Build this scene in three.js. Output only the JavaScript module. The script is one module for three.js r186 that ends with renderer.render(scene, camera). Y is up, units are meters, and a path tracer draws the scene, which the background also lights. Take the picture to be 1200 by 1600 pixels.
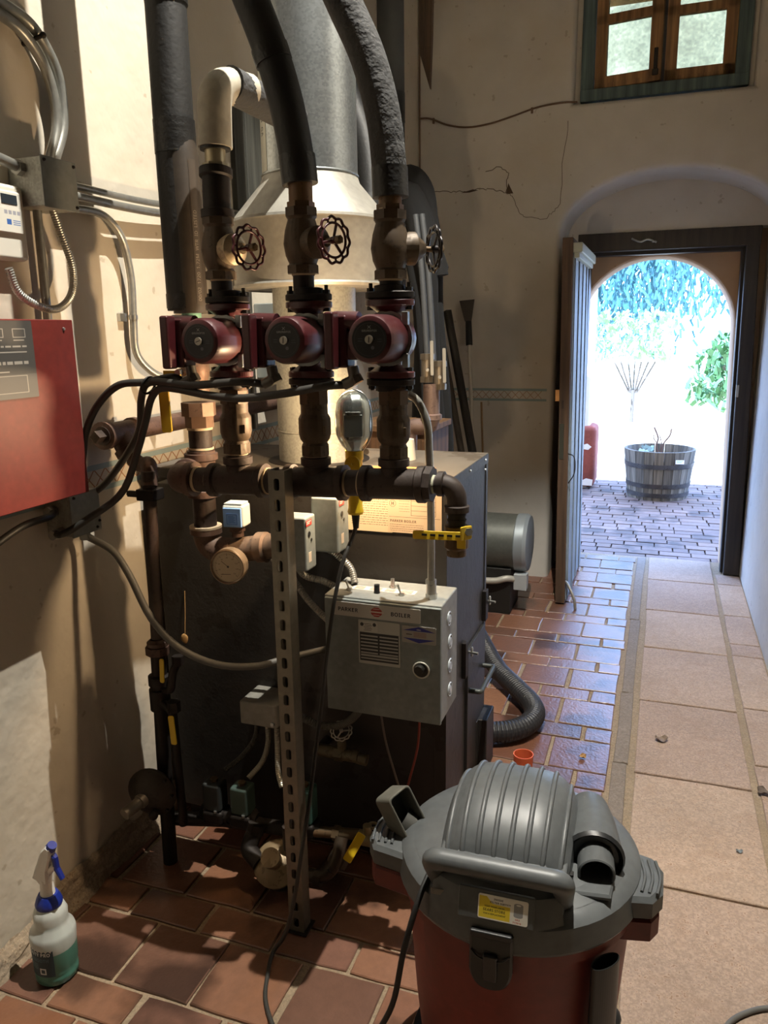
import * as THREE from 'three';
import { RoundedBoxGeometry } from 'three/addons/geometries/RoundedBoxGeometry.js';
import { mergeGeometries, toCreasedNormals } from 'three/addons/utils/BufferGeometryUtils.js';

// ---------------------------------------------------------------- camera, sky, sun, exposure
const scene = new THREE.Scene();
const camera = new THREE.PerspectiveCamera(66.77, 0.75, 0.05, 200);
camera.position.set(0, 1.5, 0);
camera.rotation.order = 'YXZ';
camera.rotation.set(-13.0 * Math.PI / 180, 19.6 * Math.PI / 180, -0.8 * Math.PI / 180);
camera.updateMatrixWorld();

const renderer = new THREE.WebGLRenderer({ antialias: true });
renderer.toneMapping = THREE.LinearToneMapping;
renderer.toneMappingExposure = 1.1;
renderer.shadowMap.enabled = true;

const sunDir = new THREE.Vector3(-0.25, 1.72, 1.0).normalize();   // high, behind the building
scene.background = new THREE.Color().setRGB(4.2, 6.6, 12.5);   // open sky, seen with the camera balanced for lamplight
const sun = new THREE.DirectionalLight(new THREE.Color(0.62, 0.84, 1.2), 34);
sun.position.copy(sunDir).multiplyScalar(30).add(new THREE.Vector3(0, 0, -8));
sun.target.position.set(0, 0, -8);
sun.castShadow = true;
Object.assign(sun.shadow.camera, { left: -20, right: 20, top: 20, bottom: -20, near: 1, far: 80 });
sun.shadow.mapSize.set(4096, 4096);
scene.add(sun, sun.target);
const CEILING_LAMP = { pos: [-0.14, 4.2, -1.7], color: new THREE.Color(1.0, 0.95, 0.85), power: 60 };
const WORK_LAMP = { color: new THREE.Color(1.0, 0.70, 0.41), power: 1.5 };

// ---------------------------------------------------------------- helpers
const rng = (() => { let s = 90210; return () => { s = (s * 1664525 + 1013904223) >>> 0; return s / 4294967296; }; })();
const rr = (a, b) => a + (b - a) * rng();
const V = (x, y, z) => new THREE.Vector3(x, y, z);
const arr = (p) => (p.isVector3 ? p.clone() : V(p[0], p[1], p[2]));
const UP = V(0, 1, 0), PI = Math.PI;

function prep(g) {
  let q = g.index ? g.toNonIndexed() : g;
  for (const k of Object.keys(q.attributes)) if (!['position', 'normal', 'uv'].includes(k)) q.deleteAttribute(k);
  if (!q.attributes.normal) q.computeVertexNormals();
  if (!q.attributes.uv) q.setAttribute('uv', new THREE.BufferAttribute(new Float32Array(q.attributes.position.count * 2), 2));
  q.morphAttributes = {};
  q.clearGroups();
  return q;
}
function boxUV(g) {                      // uv in metres, from the side a face looks to
  const p = g.attributes.position, uv = g.attributes.uv;
  const a = V(0, 0, 0), b = V(0, 0, 0), c = V(0, 0, 0);
  for (let i = 0; i < p.count; i += 3) {
    a.fromBufferAttribute(p, i); b.fromBufferAttribute(p, i + 1); c.fromBufferAttribute(p, i + 2);
    const n = b.clone().sub(a).cross(c.clone().sub(a));
    const ax = Math.abs(n.x), ay = Math.abs(n.y), az = Math.abs(n.z);
    [a, b, c].forEach((v, k) => {
      if (ay >= ax && ay >= az) uv.setXY(i + k, v.x, -v.z);
      else if (ax >= az) uv.setXY(i + k, v.z, v.y);
      else uv.setXY(i + k, v.x, v.y);
    });
  }
  return g;
}
function orient(g, p, dir) {             // a shape made along +y from 0 is set at p along dir
  const q = new THREE.Quaternion().setFromUnitVectors(UP, arr(dir).normalize());
  g.applyQuaternion(q); const o = arr(p); g.translate(o.x, o.y, o.z);
  return g;
}
const box = (w, h, d, x = 0, y = 0, z = 0, r = 0.002) => prep(new RoundedBoxGeometry(w, h, d, 1, Math.min(r, w / 2.01, h / 2.01, d / 2.01)).translate(x, y, z));
const cube = (x0, x1, y0, y1, z0, z1, r = 0.002) => box(x1 - x0, y1 - y0, z1 - z0, (x0 + x1) / 2, (y0 + y1) / 2, (z0 + z1) / 2, r);
const cyl = (r0, r1, len, p, dir = UP, seg = 20, open = false) => prep(orient(new THREE.CylinderGeometry(r1, r0, len, seg, 1, open).translate(0, len / 2, 0), p, dir));
const hex = (r, len, p, dir = UP, n = 6) => prep(toCreasedNormals(orient(new THREE.CylinderGeometry(r, r, len, n, 1).translate(0, len / 2, 0), p, dir), 0.3));
const lathe = (prof, p, dir = UP, seg = 28, crease = 0.6) => prep(toCreasedNormals(orient(new THREE.LatheGeometry(prof.map(([r, y]) => new THREE.Vector2(Math.max(r, 0.00001), y)), seg), p, dir), crease));
const ball = (r, p, sx = 1, sy = 1, sz = 1, seg = 16) => prep(new THREE.SphereGeometry(r, seg, Math.ceil(seg * 0.7)).scale(sx, sy, sz).translate(p[0], p[1], p[2]));
const torus = (R, r, p, dir = UP, seg = 32, rad = 8) => prep(orient(new THREE.TorusGeometry(R, r, rad, seg).rotateX(PI / 2), p, dir));
function sweep(pts, r, radial = 12, caps = true) {
  const P = pts.map(arr), n = P.length, rad = typeof r === 'function' ? r : () => r;
  const pos = [], uv = [], idx = [], T = [];
  for (let i = 0; i < n; i++) T.push(P[Math.min(i + 1, n - 1)].clone().sub(P[Math.max(i - 1, 0)]).normalize());
  let N = Math.abs(T[0].y) < 0.9 ? UP.clone().cross(T[0]).normalize() : V(1, 0, 0).cross(T[0]).normalize();
  let len = 0; const nor = [];
  for (let i = 0; i < n; i++) {
    if (i) { len += P[i].distanceTo(P[i - 1]); N.sub(T[i].clone().multiplyScalar(N.dot(T[i]))).normalize(); }
    const B = T[i].clone().cross(N), R = rad(i / (n - 1), len);
    for (let k = 0; k <= radial; k++) {
      const a = k / radial * 2 * PI, d = N.clone().multiplyScalar(Math.cos(a)).addScaledVector(B, Math.sin(a));
      pos.push(P[i].x + d.x * R, P[i].y + d.y * R, P[i].z + d.z * R); nor.push(d.x, d.y, d.z); uv.push(k / radial * 2 * PI * R, len);
    }
  }
  for (let i = 0; i < n - 1; i++) for (let k = 0; k < radial; k++) {
    const a = i * (radial + 1) + k, b = a + radial + 1; idx.push(a, a + 1, b, b, a + 1, b + 1);
  }
  if (caps) for (const [i, s] of [[0, -1], [n - 1, 1]]) {
    const base = pos.length / 3, c = P[i];
    pos.push(c.x, c.y, c.z); nor.push(T[i].x * s, T[i].y * s, T[i].z * s); uv.push(0, 0);
    for (let k = 0; k <= radial; k++) { const o = (i * (radial + 1) + k) * 3; pos.push(pos[o], pos[o + 1], pos[o + 2]); nor.push(T[i].x * s, T[i].y * s, T[i].z * s); uv.push(pos[o] - c.x, pos[o + 1] - c.y); }
    for (let k = 0; k < radial; k++) s > 0 ? idx.push(base, base + 1 + k, base + 2 + k) : idx.push(base, base + 2 + k, base + 1 + k);
  }
  const g = new THREE.BufferGeometry();
  g.setAttribute('position', new THREE.Float32BufferAttribute(pos, 3)); g.setAttribute('normal', new THREE.Float32BufferAttribute(nor, 3)); g.setAttribute('uv', new THREE.Float32BufferAttribute(uv, 2)); g.setIndex(idx);
  return prep(g);
}
const smooth = (pts, n = 40) => new THREE.CatmullRomCurve3(pts.map(arr), false, 'centripetal').getPoints(n);
const cable = (pts, r, n = 40, radial = 10) => sweep(smooth(pts, n), r, radial);
const corrugated = (pts, r, pitch, depth = 0.12, radial = 14) => {
  const c = new THREE.CatmullRomCurve3(pts.map(arr), false, 'centripetal'), n = Math.max(8, Math.round(c.getLength() / pitch * 4));
  const g = sweep(c.getSpacedPoints(n), (t, len) => r * (1 - depth * (0.5 + 0.5 * Math.cos(len / pitch * 2 * PI))), radial);
  g.computeVertexNormals(); return g;
};
function bent(pts, R = 0.03, n = 6) {    // a polyline with rounded corners
  const P = pts.map(arr), out = [P[0]];
  for (let i = 1; i < P.length - 1; i++) {
    const a = P[i].clone().add(P[i - 1].clone().sub(P[i]).setLength(R)), b = P[i].clone().add(P[i + 1].clone().sub(P[i]).setLength(R));
    for (let k = 0; k <= n; k++) { const t = k / n; out.push(a.clone().multiplyScalar((1 - t) * (1 - t)).addScaledVector(P[i], 2 * t * (1 - t)).addScaledVector(b, t * t)); }
  }
  out.push(P[P.length - 1]); return out;
}
const pipe = (pts, r, R, radial = 16) => sweep(bent(pts, R), r, radial);
function extrude(shape, depth, bevel = 0.001, curveSegments = 16) {
  return prep(new THREE.ExtrudeGeometry(shape, bevel > 0 ? { depth: depth - 2 * bevel, bevelEnabled: true, bevelThickness: bevel, bevelSize: bevel, bevelOffset: -bevel, bevelSegments: 1, curveSegments } : { depth, bevelEnabled: false, curveSegments }).translate(0, 0, bevel));
}
const poly = (pts) => { const s = new THREE.Shape(); pts.forEach(([x, y], i) => (i ? s.lineTo(x, y) : s.moveTo(x, y))); s.closePath(); return s; };
function rrect(w, h, r, x = 0, y = 0, S = THREE.Shape) {
  const s = new S(), a = x - w / 2, b = x + w / 2, c = y - h / 2, d = y + h / 2;
  s.moveTo(a + r, c); s.lineTo(b - r, c); s.quadraticCurveTo(b, c, b, c + r); s.lineTo(b, d - r); s.quadraticCurveTo(b, d, b - r, d); s.lineTo(a + r, d); s.quadraticCurveTo(a, d, a, d - r); s.lineTo(a, c + r); s.quadraticCurveTo(a, c, a + r, c); return s;
}
const turn = (g, rx, ry, rz, x = 0, y = 0, z = 0) => { g.rotateX(rx).rotateY(ry).rotateZ(rz).translate(x, y, z); return g; };

const taken = new Map();
const numbered = (name) => { const n = taken.get(name) ?? 0; taken.set(name, n + 1); return n ? name + '_' + String(n).padStart(3, '0') : name; };
function part(name, geos, material, parent, keepUV = false) {
  const list = (Array.isArray(geos) ? geos : [geos]).map(prep);
  const g = list.length > 1 ? mergeGeometries(list) : list[0];
  if (!keepUV) boxUV(g);
  const m = new THREE.Mesh(g, material); m.name = name; m.castShadow = m.receiveShadow = true; parent.add(m); return m;
}
function each(name, geos, material, parent) { geos.forEach((g) => part(name, g, material, parent)); }
function tag(o, label, category, group) { o.userData.label = label; o.userData.category = category; if (group) o.userData.group = group; return o; }
function thing(name, label, category, pos = [0, 0, 0], ry = 0, group) {
  const o = new THREE.Group(); o.name = numbered(name); o.position.set(...pos); o.rotation.y = ry; scene.add(o); return tag(o, label, category, group);
}
function solo(name, geos, material, label, category, group, keepUV) { const m = part(numbered(name), geos, material, scene, keepUV); return tag(m, label, category, group); }
function struct(name, geos, material) { const m = part(name, geos, material, scene); m.userData.kind = 'structure'; m.userData.label = name.replace(/_/g, ' '); return m; }

// ---------------------------------------------------------------- textures and materials
function lattice(n, seed) { let s = seed; const a = new Float32Array(n * n); for (let i = 0; i < n * n; i++) { s = (s * 1103515245 + 12345) >>> 0; a[i] = ((s >>> 8) & 0xffff) / 65535; } return a; }
function tileNoise(cells, seed) { const L = lattice(cells, seed); return (u, v) => { const x = u * cells, y = v * cells, i = Math.floor(x), j = Math.floor(y); let fx = x - i, fy = y - j; fx = fx * fx * (3 - 2 * fx); fy = fy * fy * (3 - 2 * fy); const w = (a, b) => L[((b % cells + cells) % cells) * cells + ((a % cells + cells) % cells)]; return (w(i, j) * (1 - fx) + w(i + 1, j) * fx) * (1 - fy) + (w(i, j + 1) * (1 - fx) + w(i + 1, j + 1) * fx) * fy; }; }
function fbm(base, oct, seed, gain = 0.5) { const f = []; for (let i = 0; i < oct; i++) f.push(tileNoise(base << i, seed + i * 77)); return (u, v) => { let a = 1, s = 0, t = 0; for (const n of f) { s += a * n(u, v); t += a; a *= gain; } return s / t; }; }
const clamp = (x, a = 0, b = 1) => Math.min(b, Math.max(a, x));
function dataTex(n, metres, fn, srgb) {
  const d = new Uint8Array(n * n * 4);
  for (let j = 0; j < n; j++) for (let i = 0; i < n; i++) { const c = fn(i / n, j / n), o = (j * n + i) * 4; if (typeof c === 'number') d[o] = d[o + 1] = d[o + 2] = 255 * clamp(c); else for (let k = 0; k < 3; k++) d[o + k] = 255 * clamp(c[k]); d[o + 3] = 255; }
  const t = new THREE.DataTexture(d, n, n); t.wrapS = t.wrapT = THREE.RepeatWrapping; t.magFilter = THREE.LinearFilter; t.minFilter = THREE.LinearMipmapLinearFilter; t.generateMipmaps = true;
  const m = Array.isArray(metres) ? metres : [metres, metres]; t.repeat.set(1 / m[0], 1 / m[1]);
  if (srgb) t.colorSpace = THREE.SRGBColorSpace; t.needsUpdate = true; return t;
}
const mixc = (a, b, t) => a.map((x, i) => x + (b[i] - x) * t);
const nF = fbm(128, 2, 4242), nA = fbm(3, 6, 11), nB = fbm(5, 5, 37), nC = fbm(16, 4, 91), nD = fbm(48, 3, 7), nE = fbm(2, 7, 301, 0.6), nStretch = fbm(4, 6, 555);
const T = {
  plaster: dataTex(512, 1.7, (u, v) => { const b = nA(u, v), c = nC(u, v), e = nB(v, u); let t = 0.94 + 0.1 * (b - 0.5) + 0.05 * (c - 0.5); let col = [t, t * 0.985, t * 0.965]; if (e > 0.6) col = mixc(col, [0.88, 0.83, 0.75], clamp((e - 0.6) * 3) * 0.5); const s = nD(u, v); if (s > 0.83) col = mixc(col, [0.6, 0.54, 0.46], 0.3); return col; }, true),
  plasterBump: dataTex(512, 1.1, (u, v) => 0.55 * nC(u, v) + 0.3 * nB(u, v) + 0.15 * nD(u, v)),
  concrete: dataTex(512, 0.7, (u, v) => { const a = nA(u, v), c = nC(v, u), f = nF(u, v), d = nD(u, v); const t = 0.87 + 0.12 * (a - 0.5) + 0.3 * (f - 0.5) + 0.08 * (d - 0.5); let col = [t, t * 0.975, t * 0.95]; col = mixc(col, [0.78, 0.73, 0.68], clamp((c - 0.52) * 3) * 0.35); if (f > 0.78) col = mixc(col, [0.6, 0.52, 0.46], 0.6); if (f < 0.2) col = mixc(col, [1, 0.98, 0.95], 0.6); return col; }, true),
  grit: dataTex(512, 0.35, (u, v) => 0.7 * nD(u, v) + 0.3 * nC(u, v)),
  clay: dataTex(512, 0.8, (u, v) => { const a = nA(u, v), b = nB(u, v), d = nD(u, v); const t = 0.92 + 0.22 * (a - 0.5) + 0.12 * (d - 0.5); let col = [t, t * 0.95, t * 0.9]; if (b > 0.56) col = mixc(col, [0.5, 0.47, 0.45], clamp((b - 0.56) * 6) * 0.75); if (a < 0.4) col = mixc(col, [0.95, 0.86, 0.74], clamp((0.4 - a) * 5)); return col; }, true),
  galv: (() => { const pts = []; let s = 5; const r = () => { s = (s * 1664525 + 1013904223) >>> 0; return s / 4294967296; }; const G = 64; for (let i = 0; i < G * G; i++) pts.push([(i % G + r()) / G, (Math.floor(i / G) + r()) / G, r()]); return dataTex(512, 0.32, (u, v) => { let best = 9, val = 0; const ci = Math.floor(u * G), cj = Math.floor(v * G); for (let a = -1; a <= 1; a++) for (let b = -1; b <= 1; b++) { const q = pts[((cj + b + G) % G) * G + (ci + a + G) % G]; let dx = Math.abs(q[0] - u), dy = Math.abs(q[1] - v); dx = Math.min(dx, 1 - dx); dy = Math.min(dy, 1 - dy); const d = dx * dx + dy * dy; if (d < best) { best = d; val = q[2]; } } return 0.88 + 0.12 * val + 0.14 * (nE(u, v) - 0.5); }, true); })(),
  rust: dataTex(512, 0.4, (u, v) => { const a = nB(u, v), d = nD(u, v), e = nE(u, v); let col = mixc([1, 0.97, 0.94], [0.72, 0.66, 0.6], clamp((a - 0.35) * 2)); if (e > 0.55) col = mixc(col, [1.0, 0.8, 0.66], clamp((e - 0.55) * 4) * 0.6); if (d > 0.7) col = mixc(col, [0.55, 0.5, 0.46], 0.4); return col; }, true),
  mottle: dataTex(512, 0.6, (u, v) => { const t = 0.86 + 0.34 * (nE(u, v) - 0.5) + 0.12 * (nD(u, v) - 0.5); return [t, t * 0.995, t * 0.985]; }, true),
  dirt: dataTex(512, 0.9, (u, v) => { const e = nE(u, v), c = nC(u, v), s = nStretch(u * 3 % 1, v); let t = 0.9 + 0.3 * (s - 0.5); let col = [t, t, t]; if (e > 0.54) col = mixc(col, [1.25, 1.12, 0.98], clamp((e - 0.54) * 4) * 0.6); if (c > 0.68) col = mixc(col, [0.6, 0.52, 0.44], 0.5); return col.map((x) => x * 0.8); }, true),
  wood: dataTex(512, [0.5, 1.4], (u, v) => { const a = nStretch((u * 8) % 1, v), b = nD((u * 2) % 1, (v * 0.25) % 1); const t = 0.82 + 0.5 * (a - 0.5) + 0.2 * (b - 0.5); return [t, t * 0.97, t * 0.92]; }, true),
  foam: dataTex(512, 0.3, (u, v) => 0.6 * nC(u, (v * 1) % 1) + 0.4 * nD(u, v)),
};
function mat(color, rough = 0.6, metal = 0, o = {}) {
  const m = new THREE.MeshPhysicalMaterial({ color: new THREE.Color(color), roughness: rough, metalness: metal });
  const { bumpScale, ...rest } = o; Object.assign(m, rest); if (bumpScale) m.bumpScale = bumpScale; m.side = THREE.DoubleSide; return m;
}
const canvasTex = (w, h, draw) => { const c = document.createElement('canvas'); c.width = w; c.height = h; const x = c.getContext('2d'); draw(x, w, h); const t = new THREE.CanvasTexture(c); t.colorSpace = THREE.SRGBColorSpace; t.anisotropy = 8; return t; };
// a printed plate: a thin slab whose front carries the print
function plate(name, w, h, tex, parent, { rough = 0.5, metal = 0, th = 0.0016, r = 0.003, edge = '#8d8d88' } = {}) {
  const g = new THREE.Group(); g.name = name;
  const face = extrude(rrect(w, h, r), th, 0);
  const uv = face.attributes.uv, p = face.attributes.position;
  for (let i = 0; i < p.count; i++) uv.setXY(i, p.getX(i) / w + 0.5, p.getY(i) / h + 0.5);
  const m = part(name, face, mat('#ffffff', rough, metal, { map: tex }), parent, true);
  return m;
}
const M = {
  wall: mat('#cdc6b8', 0.92, 0, { map: T.plaster, bumpMap: T.plasterBump, bumpScale: 0.006 }),
  wallBack: mat('#d6d4cf', 0.92, 0, { map: T.plaster, bumpMap: T.plasterBump, bumpScale: 0.004 }),
  spandrel: mat('#c2a382', 0.95, 0, { map: T.plaster, bumpMap: T.plasterBump, bumpScale: 0.005 }),
  ceiling: mat('#6e5a48', 0.8, 0, { map: T.wood }),
  mortar: mat('#a1917a', 0.95, 0, { map: T.concrete, bumpMap: T.grit, bumpScale: 0.003 }),
  slab: mat('#b9a08a', 0.86, 0, { map: T.concrete, bumpMap: T.grit, bumpScale: 0.0015 }),
  concreteStrip: mat('#8d8379', 0.9, 0, { map: T.concrete, bumpMap: T.grit, bumpScale: 0.002 }),
  stencil: mat('#8fa0a0', 0.95), stencilLine: mat('#a07a5e', 0.95),
  boilerBlack: mat('#403d3a', 0.5, 0.15, { map: T.dirt, bumpMap: T.foam, bumpScale: 0.0008 }),
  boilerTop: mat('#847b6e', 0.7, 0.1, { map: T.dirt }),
  panelGrey: mat('#99a19f', 0.5, 0.1, { map: T.mottle }),
  iron: mat('#3b312c', 0.6, 0.12, { map: T.rust, bumpMap: T.grit, bumpScale: 0.0006 }),
  ironRed: mat('#5a463d', 0.6, 0.1, { map: T.rust, bumpMap: T.grit, bumpScale: 0.0006 }),
  ironBlack: mat('#26211e', 0.6, 0.4, { map: T.rust }),
  thread: mat('#b7a487', 0.7, 0.1),
  brass: mat('#716048', 0.5, 0.3, { map: T.rust }),
  bronze: mat('#5a4e3e', 0.55, 0.2, { map: T.rust }),
  pumpRed: mat('#4f181d', 0.4, 0.05, { map: T.mottle, clearcoat: 0.2, clearcoatRoughness: 0.4 }),
  black: mat('#15130f', 0.55), blackGloss: mat('#141416', 0.3), rubber: mat('#1d1c1b', 0.7),
  cableBlack: mat('#33312d', 0.5), cableGrey: mat('#5b5954', 0.55),
  foam: mat('#191919', 0.6, 0, { bumpMap: T.foam, bumpScale: 0.0012 }), foamTape: mat('#161616', 0.45, 0, { bumpMap: T.foam, bumpScale: 0.002 }),
  foamGrey: mat('#3d3d3d', 0.85, 0, { bumpMap: T.foam, bumpScale: 0.005 }),
  brownWrap: mat('#453c33', 0.5, 0, { map: T.mottle }),
  whiteWrap: mat('#cfc9b8', 0.6, 0, { map: T.mottle }),
  galv: mat('#aeb4b6', 0.34, 0.85, { map: T.galv }), galvDull: mat('#a7a69c', 0.5, 0.4, { map: T.galv }),
  hood: mat('#b6b3aa', 0.5, 0.35, { map: T.mottle }),
  emt: mat('#b2b2ac', 0.35, 0.65, { map: T.mottle }), steel: mat('#b3b3ae', 0.3, 0.9),
  strut: mat('#8f8a7e', 0.45, 0.7, { map: T.mottle }),
  redPanel: mat('#86302a', 0.45, 0.05, { map: T.mottle }),
  yellow: mat('#d9b51a', 0.45), yellowDull: mat('#b8921a', 0.5),
  boxGrey: mat('#a5a8a4', 0.5, 0.1, { map: T.mottle }),
  doorWood: mat('#5b4636', 0.7, 0, { map: T.wood }), doorFace: mat('#8e9aa2', 0.6, 0, { map: T.mottle }),
  frameWood: mat('#3a322d', 0.6, 0, { map: T.wood }),
  windowBlue: mat('#61787e', 0.75, 0, { map: T.wood }), windowWood: mat('#a9845a', 0.75, 0, { map: T.wood }),
  vacBlack: mat('#686c6e', 0.42, 0, { map: T.mottle }), vacDark: mat('#1c1d1e', 0.42), vacRed: mat('#7d2e24', 0.5, 0, { map: T.mottle }),
  blueLabel: mat('#7fa8dc', 0.5), cream: mat('#cfc6b0', 0.6),
};
// ================================================================ the setting
const LX = -1.43, RX = 0.53, BZ = -4.7, CEIL = 4.6;
const wallLeft = struct('wall_left', cube(LX - 0.3, LX, -0.05, CEIL, -5.5, 5.3, 0.001), M.wall);
const wallRight = struct('wall_right', [cube(RX, RX + 0.3, -0.05, CEIL, -5.07, -1.9, 0.001), cube(RX + 0.3, 3.0, -0.05, CEIL, -2.2, -1.9, 0.001), cube(2.7, 3.0, -0.05, CEIL, -1.9, 5.3, 0.001)], M.wallBack);  // the unseen recess on the near right is added to cut bounce light
struct('wall_front', cube(LX - 0.3, 3.0, -0.05, CEIL, 5.0, 5.3, 0.001), M.wallBack);
struct('ceiling', cube(-6, 6, CEIL, CEIL + 0.3, -5.5, 5.3, 0.001), M.ceiling);
const archLine = (cx, cy, rx, ry, n = 28) => { const o = []; for (let i = 0; i <= n; i++) { const a = PI - i / n * PI; o.push([cx + rx * Math.cos(a), cy + ry * Math.sin(a)]); } return o; };
const hole = (pts) => { const h = new THREE.Path(); pts.forEach(([x, y], i) => (i ? h.lineTo(x, y) : h.moveTo(x, y))); h.closePath(); return h; };
const windowHole = () => hole([[-0.55, 2.70], [0.35, 2.70], [0.35, 3.5], [-0.55, 3.5]]);
{
  const s = poly([[LX - 0.05, -0.05], [-0.6, -0.05], ...archLine(-0.02, 2.02, 0.575, 0.315), [0.555, -0.05], [RX + 0.2, -0.05], [RX + 0.2, CEIL], [LX - 0.05, CEIL]]);
  s.holes.push(windowHole());
  const g = new THREE.ExtrudeGeometry(s, { depth: 0.42, bevelEnabled: true, bevelThickness: 0.04, bevelSize: 0.03, bevelOffset: -0.03, bevelSegments: 4, curveSegments: 8 }).translate(0, 0, BZ - 0.46);
  const inner = poly([[-0.7, -0.05], [-0.53, -0.05], [-0.53, 2.06], [0.528, 2.06], [0.528, -0.05], [0.6, -0.05], [0.6, 2.5], [-0.7, 2.5]]);
  const g2 = new THREE.ExtrudeGeometry(inner, { depth: 0.14, bevelEnabled: false }).translate(0, 0, -5.21);
  const wb = struct('wall_back', [toCreasedNormals(prep(g), 0.5), g2], M.wallBack);
  // outer leaf of the thick wall, with the arched doorway to the yard
  const o = poly([[-6, -0.05], [-0.53, -0.05], ...archLine(-0.072, 1.5, 0.457, 0.43), [0.43, -0.05], [6, -0.05], [6, CEIL + 0.3], [-6, CEIL + 0.3]]);
  o.holes.push(hole([[-0.47, 2.765], [0.275, 2.765], [0.275, 3.42], [-0.47, 3.42]]));
  const g3 = new THREE.ExtrudeGeometry(o, { depth: 0.24, bevelEnabled: true, bevelThickness: 0.03, bevelSize: 0.02, bevelOffset: -0.02, bevelSegments: 3 }).translate(0, 0, -5.48);
  struct('wall_outer', toCreasedNormals(prep(g3), 0.5), M.spandrel);
  // crack through the plaster
  const jag = (p) => { const o = []; for (let i = 0; i < p.length - 1; i++) for (let k = 0; k < 5; k++) { const t = k / 5; o.push([p[i][0] + (p[i + 1][0] - p[i][0]) * t + (k ? rr(-0.007, 0.007) : 0), p[i][1] + (p[i + 1][1] - p[i][1]) * t + (k ? rr(-0.007, 0.007) : 0), BZ]); } return o; };
  part('plaster_crack', [sweep(jag([[-1.365, 2.297, BZ], [-1.25, 2.30, BZ], [-1.16, 2.290, BZ], [-1.115, 2.296, BZ], [-1.04, 2.30, BZ], [-0.97, 2.285, BZ], [-0.909, 2.268, BZ], [-0.893, 2.374, BZ], [-0.95, 2.41, BZ], [-1.05, 2.39, BZ]]), 0.0022, 5), sweep(jag([[-0.905, 2.27, BZ], [-0.873, 2.25, BZ], [-0.83, 2.16, BZ], [-0.78, 2.13, BZ], [-0.687, 2.115, BZ], [-0.64, 2.15, BZ], [-0.6, 2.19, BZ], [-0.59, 2.45, BZ], [-0.57, 2.66, BZ]]), 0.0016, 5), prep(extrude(poly([[-1.17, 2.285], [-1.1, 2.30], [-1.07, 2.293], [-1.12, 2.284]]), 0.003, 0).translate(0, 0, BZ - 0.001)), prep(extrude(poly([[-0.895, 2.32], [-0.865, 2.262], [-0.905, 2.265]]), 0.002, 0).translate(0, 0, BZ - 0.0005))], mat('#4a3a2c', 0.95), wb);
}
// stencilled border along both walls: two blue lines and a row of crosses between
function stencil(parent, toWorld, len) {
  const slab = (a, b, y0, y1) => { const g = new THREE.BoxGeometry(b - a, y1 - y0, 0.0016).translate((a + b) / 2, (y0 + y1) / 2, 0); return prep(g.applyMatrix4(toWorld)); };
  part('stencil_band', [slab(0, len, 1.148, 1.163), slab(0, len, 1.088, 1.102)], M.stencil, parent);
  const lines = [];
  for (let s = 0.02; s < len - 0.03; s += 0.045) for (const sg of [-1, 1]) { const g = new THREE.BoxGeometry(0.0028, 0.062, 0.0014).rotateZ(sg * 0.75).translate(s, 1.125, 0); lines.push(prep(g.applyMatrix4(toWorld))); }
  part('stencil_lattice', lines, M.stencilLine, parent);
}
stencil(wallLeft, new THREE.Matrix4().makeBasis(V(0, 0, -1), UP, V(1, 0, 0)).setPosition(LX + 0.0003, 0, 0.2), 4.9);
stencil(scene.getObjectByName('wall_back'), new THREE.Matrix4().makeBasis(V(1, 0, 0), UP, V(0, 0, 1)).setPosition(LX, 0, BZ + 0.0003), 0.79);
{ // crumbled foot of the left wall
  const g = new THREE.PlaneGeometry(1.0, 0.16, 60, 10); const p = g.attributes.position, n = fbm(8, 4, 777);
  for (let i = 0; i < p.count; i++) { const u = p.getX(i) / 1.0 + 0.5, v = p.getY(i) / 0.16 + 0.5; const h = n(u, v * 0.2), t = 0.03 * (1 - v) + 0.03 * (h - 0.5) + 0.012 * n(u * 3 % 1, v * 0.7); p.setXYZ(i, LX + 0.004 + Math.max(-0.006, t * (v < 0.95 ? 1 : 0)), v * (0.02 + 0.12 * n(u, 0.5)) - 0.004, -1.08 - u * 0.95); }
  const q = prep(g); q.computeVertexNormals();
  struct('trim_1', q, mat('#a89a86', 0.95, 0, { map: T.concrete, bumpMap: T.grit, bumpScale: 0.004 })).userData.label = 'crumbled plaster along the foot of the left wall';
}
// ---- floor: mortar bed, clay tiles on the left, stone slabs down the passage
const floor = struct('floor', cube(LX - 0.3, 3.0, -0.12, -0.007, -5.36, 5.3, 0.001), M.mortar);
function paver(w, d, th, wob, key) {     // an uneven flat piece, top at y = 0
  const pts = [], n = [[-1, -1], [-0.3, -1], [0.35, -1], [1, -1], [1, 0.1], [1, 1], [0.3, 1], [-0.35, 1], [-1, 1], [-1, -0.1]];
  for (const [a, b] of n) pts.push([a * w / 2 + rr(-wob, wob), b * d / 2 + rr(-wob, wob)]);
  const g = extrude(poly(pts), th, Math.min(0.0025, th / 3)); g.rotateX(-PI / 2).translate(0, -th, 0); return g;
}
const clayTones = ['#82604f', '#755447', '#8b6957', '#6d5348', '#7e5f54'].map((c) => mat(c, 0.33, 0, { map: T.clay, bumpMap: T.grit, bumpScale: 0.0012 }));
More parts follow.
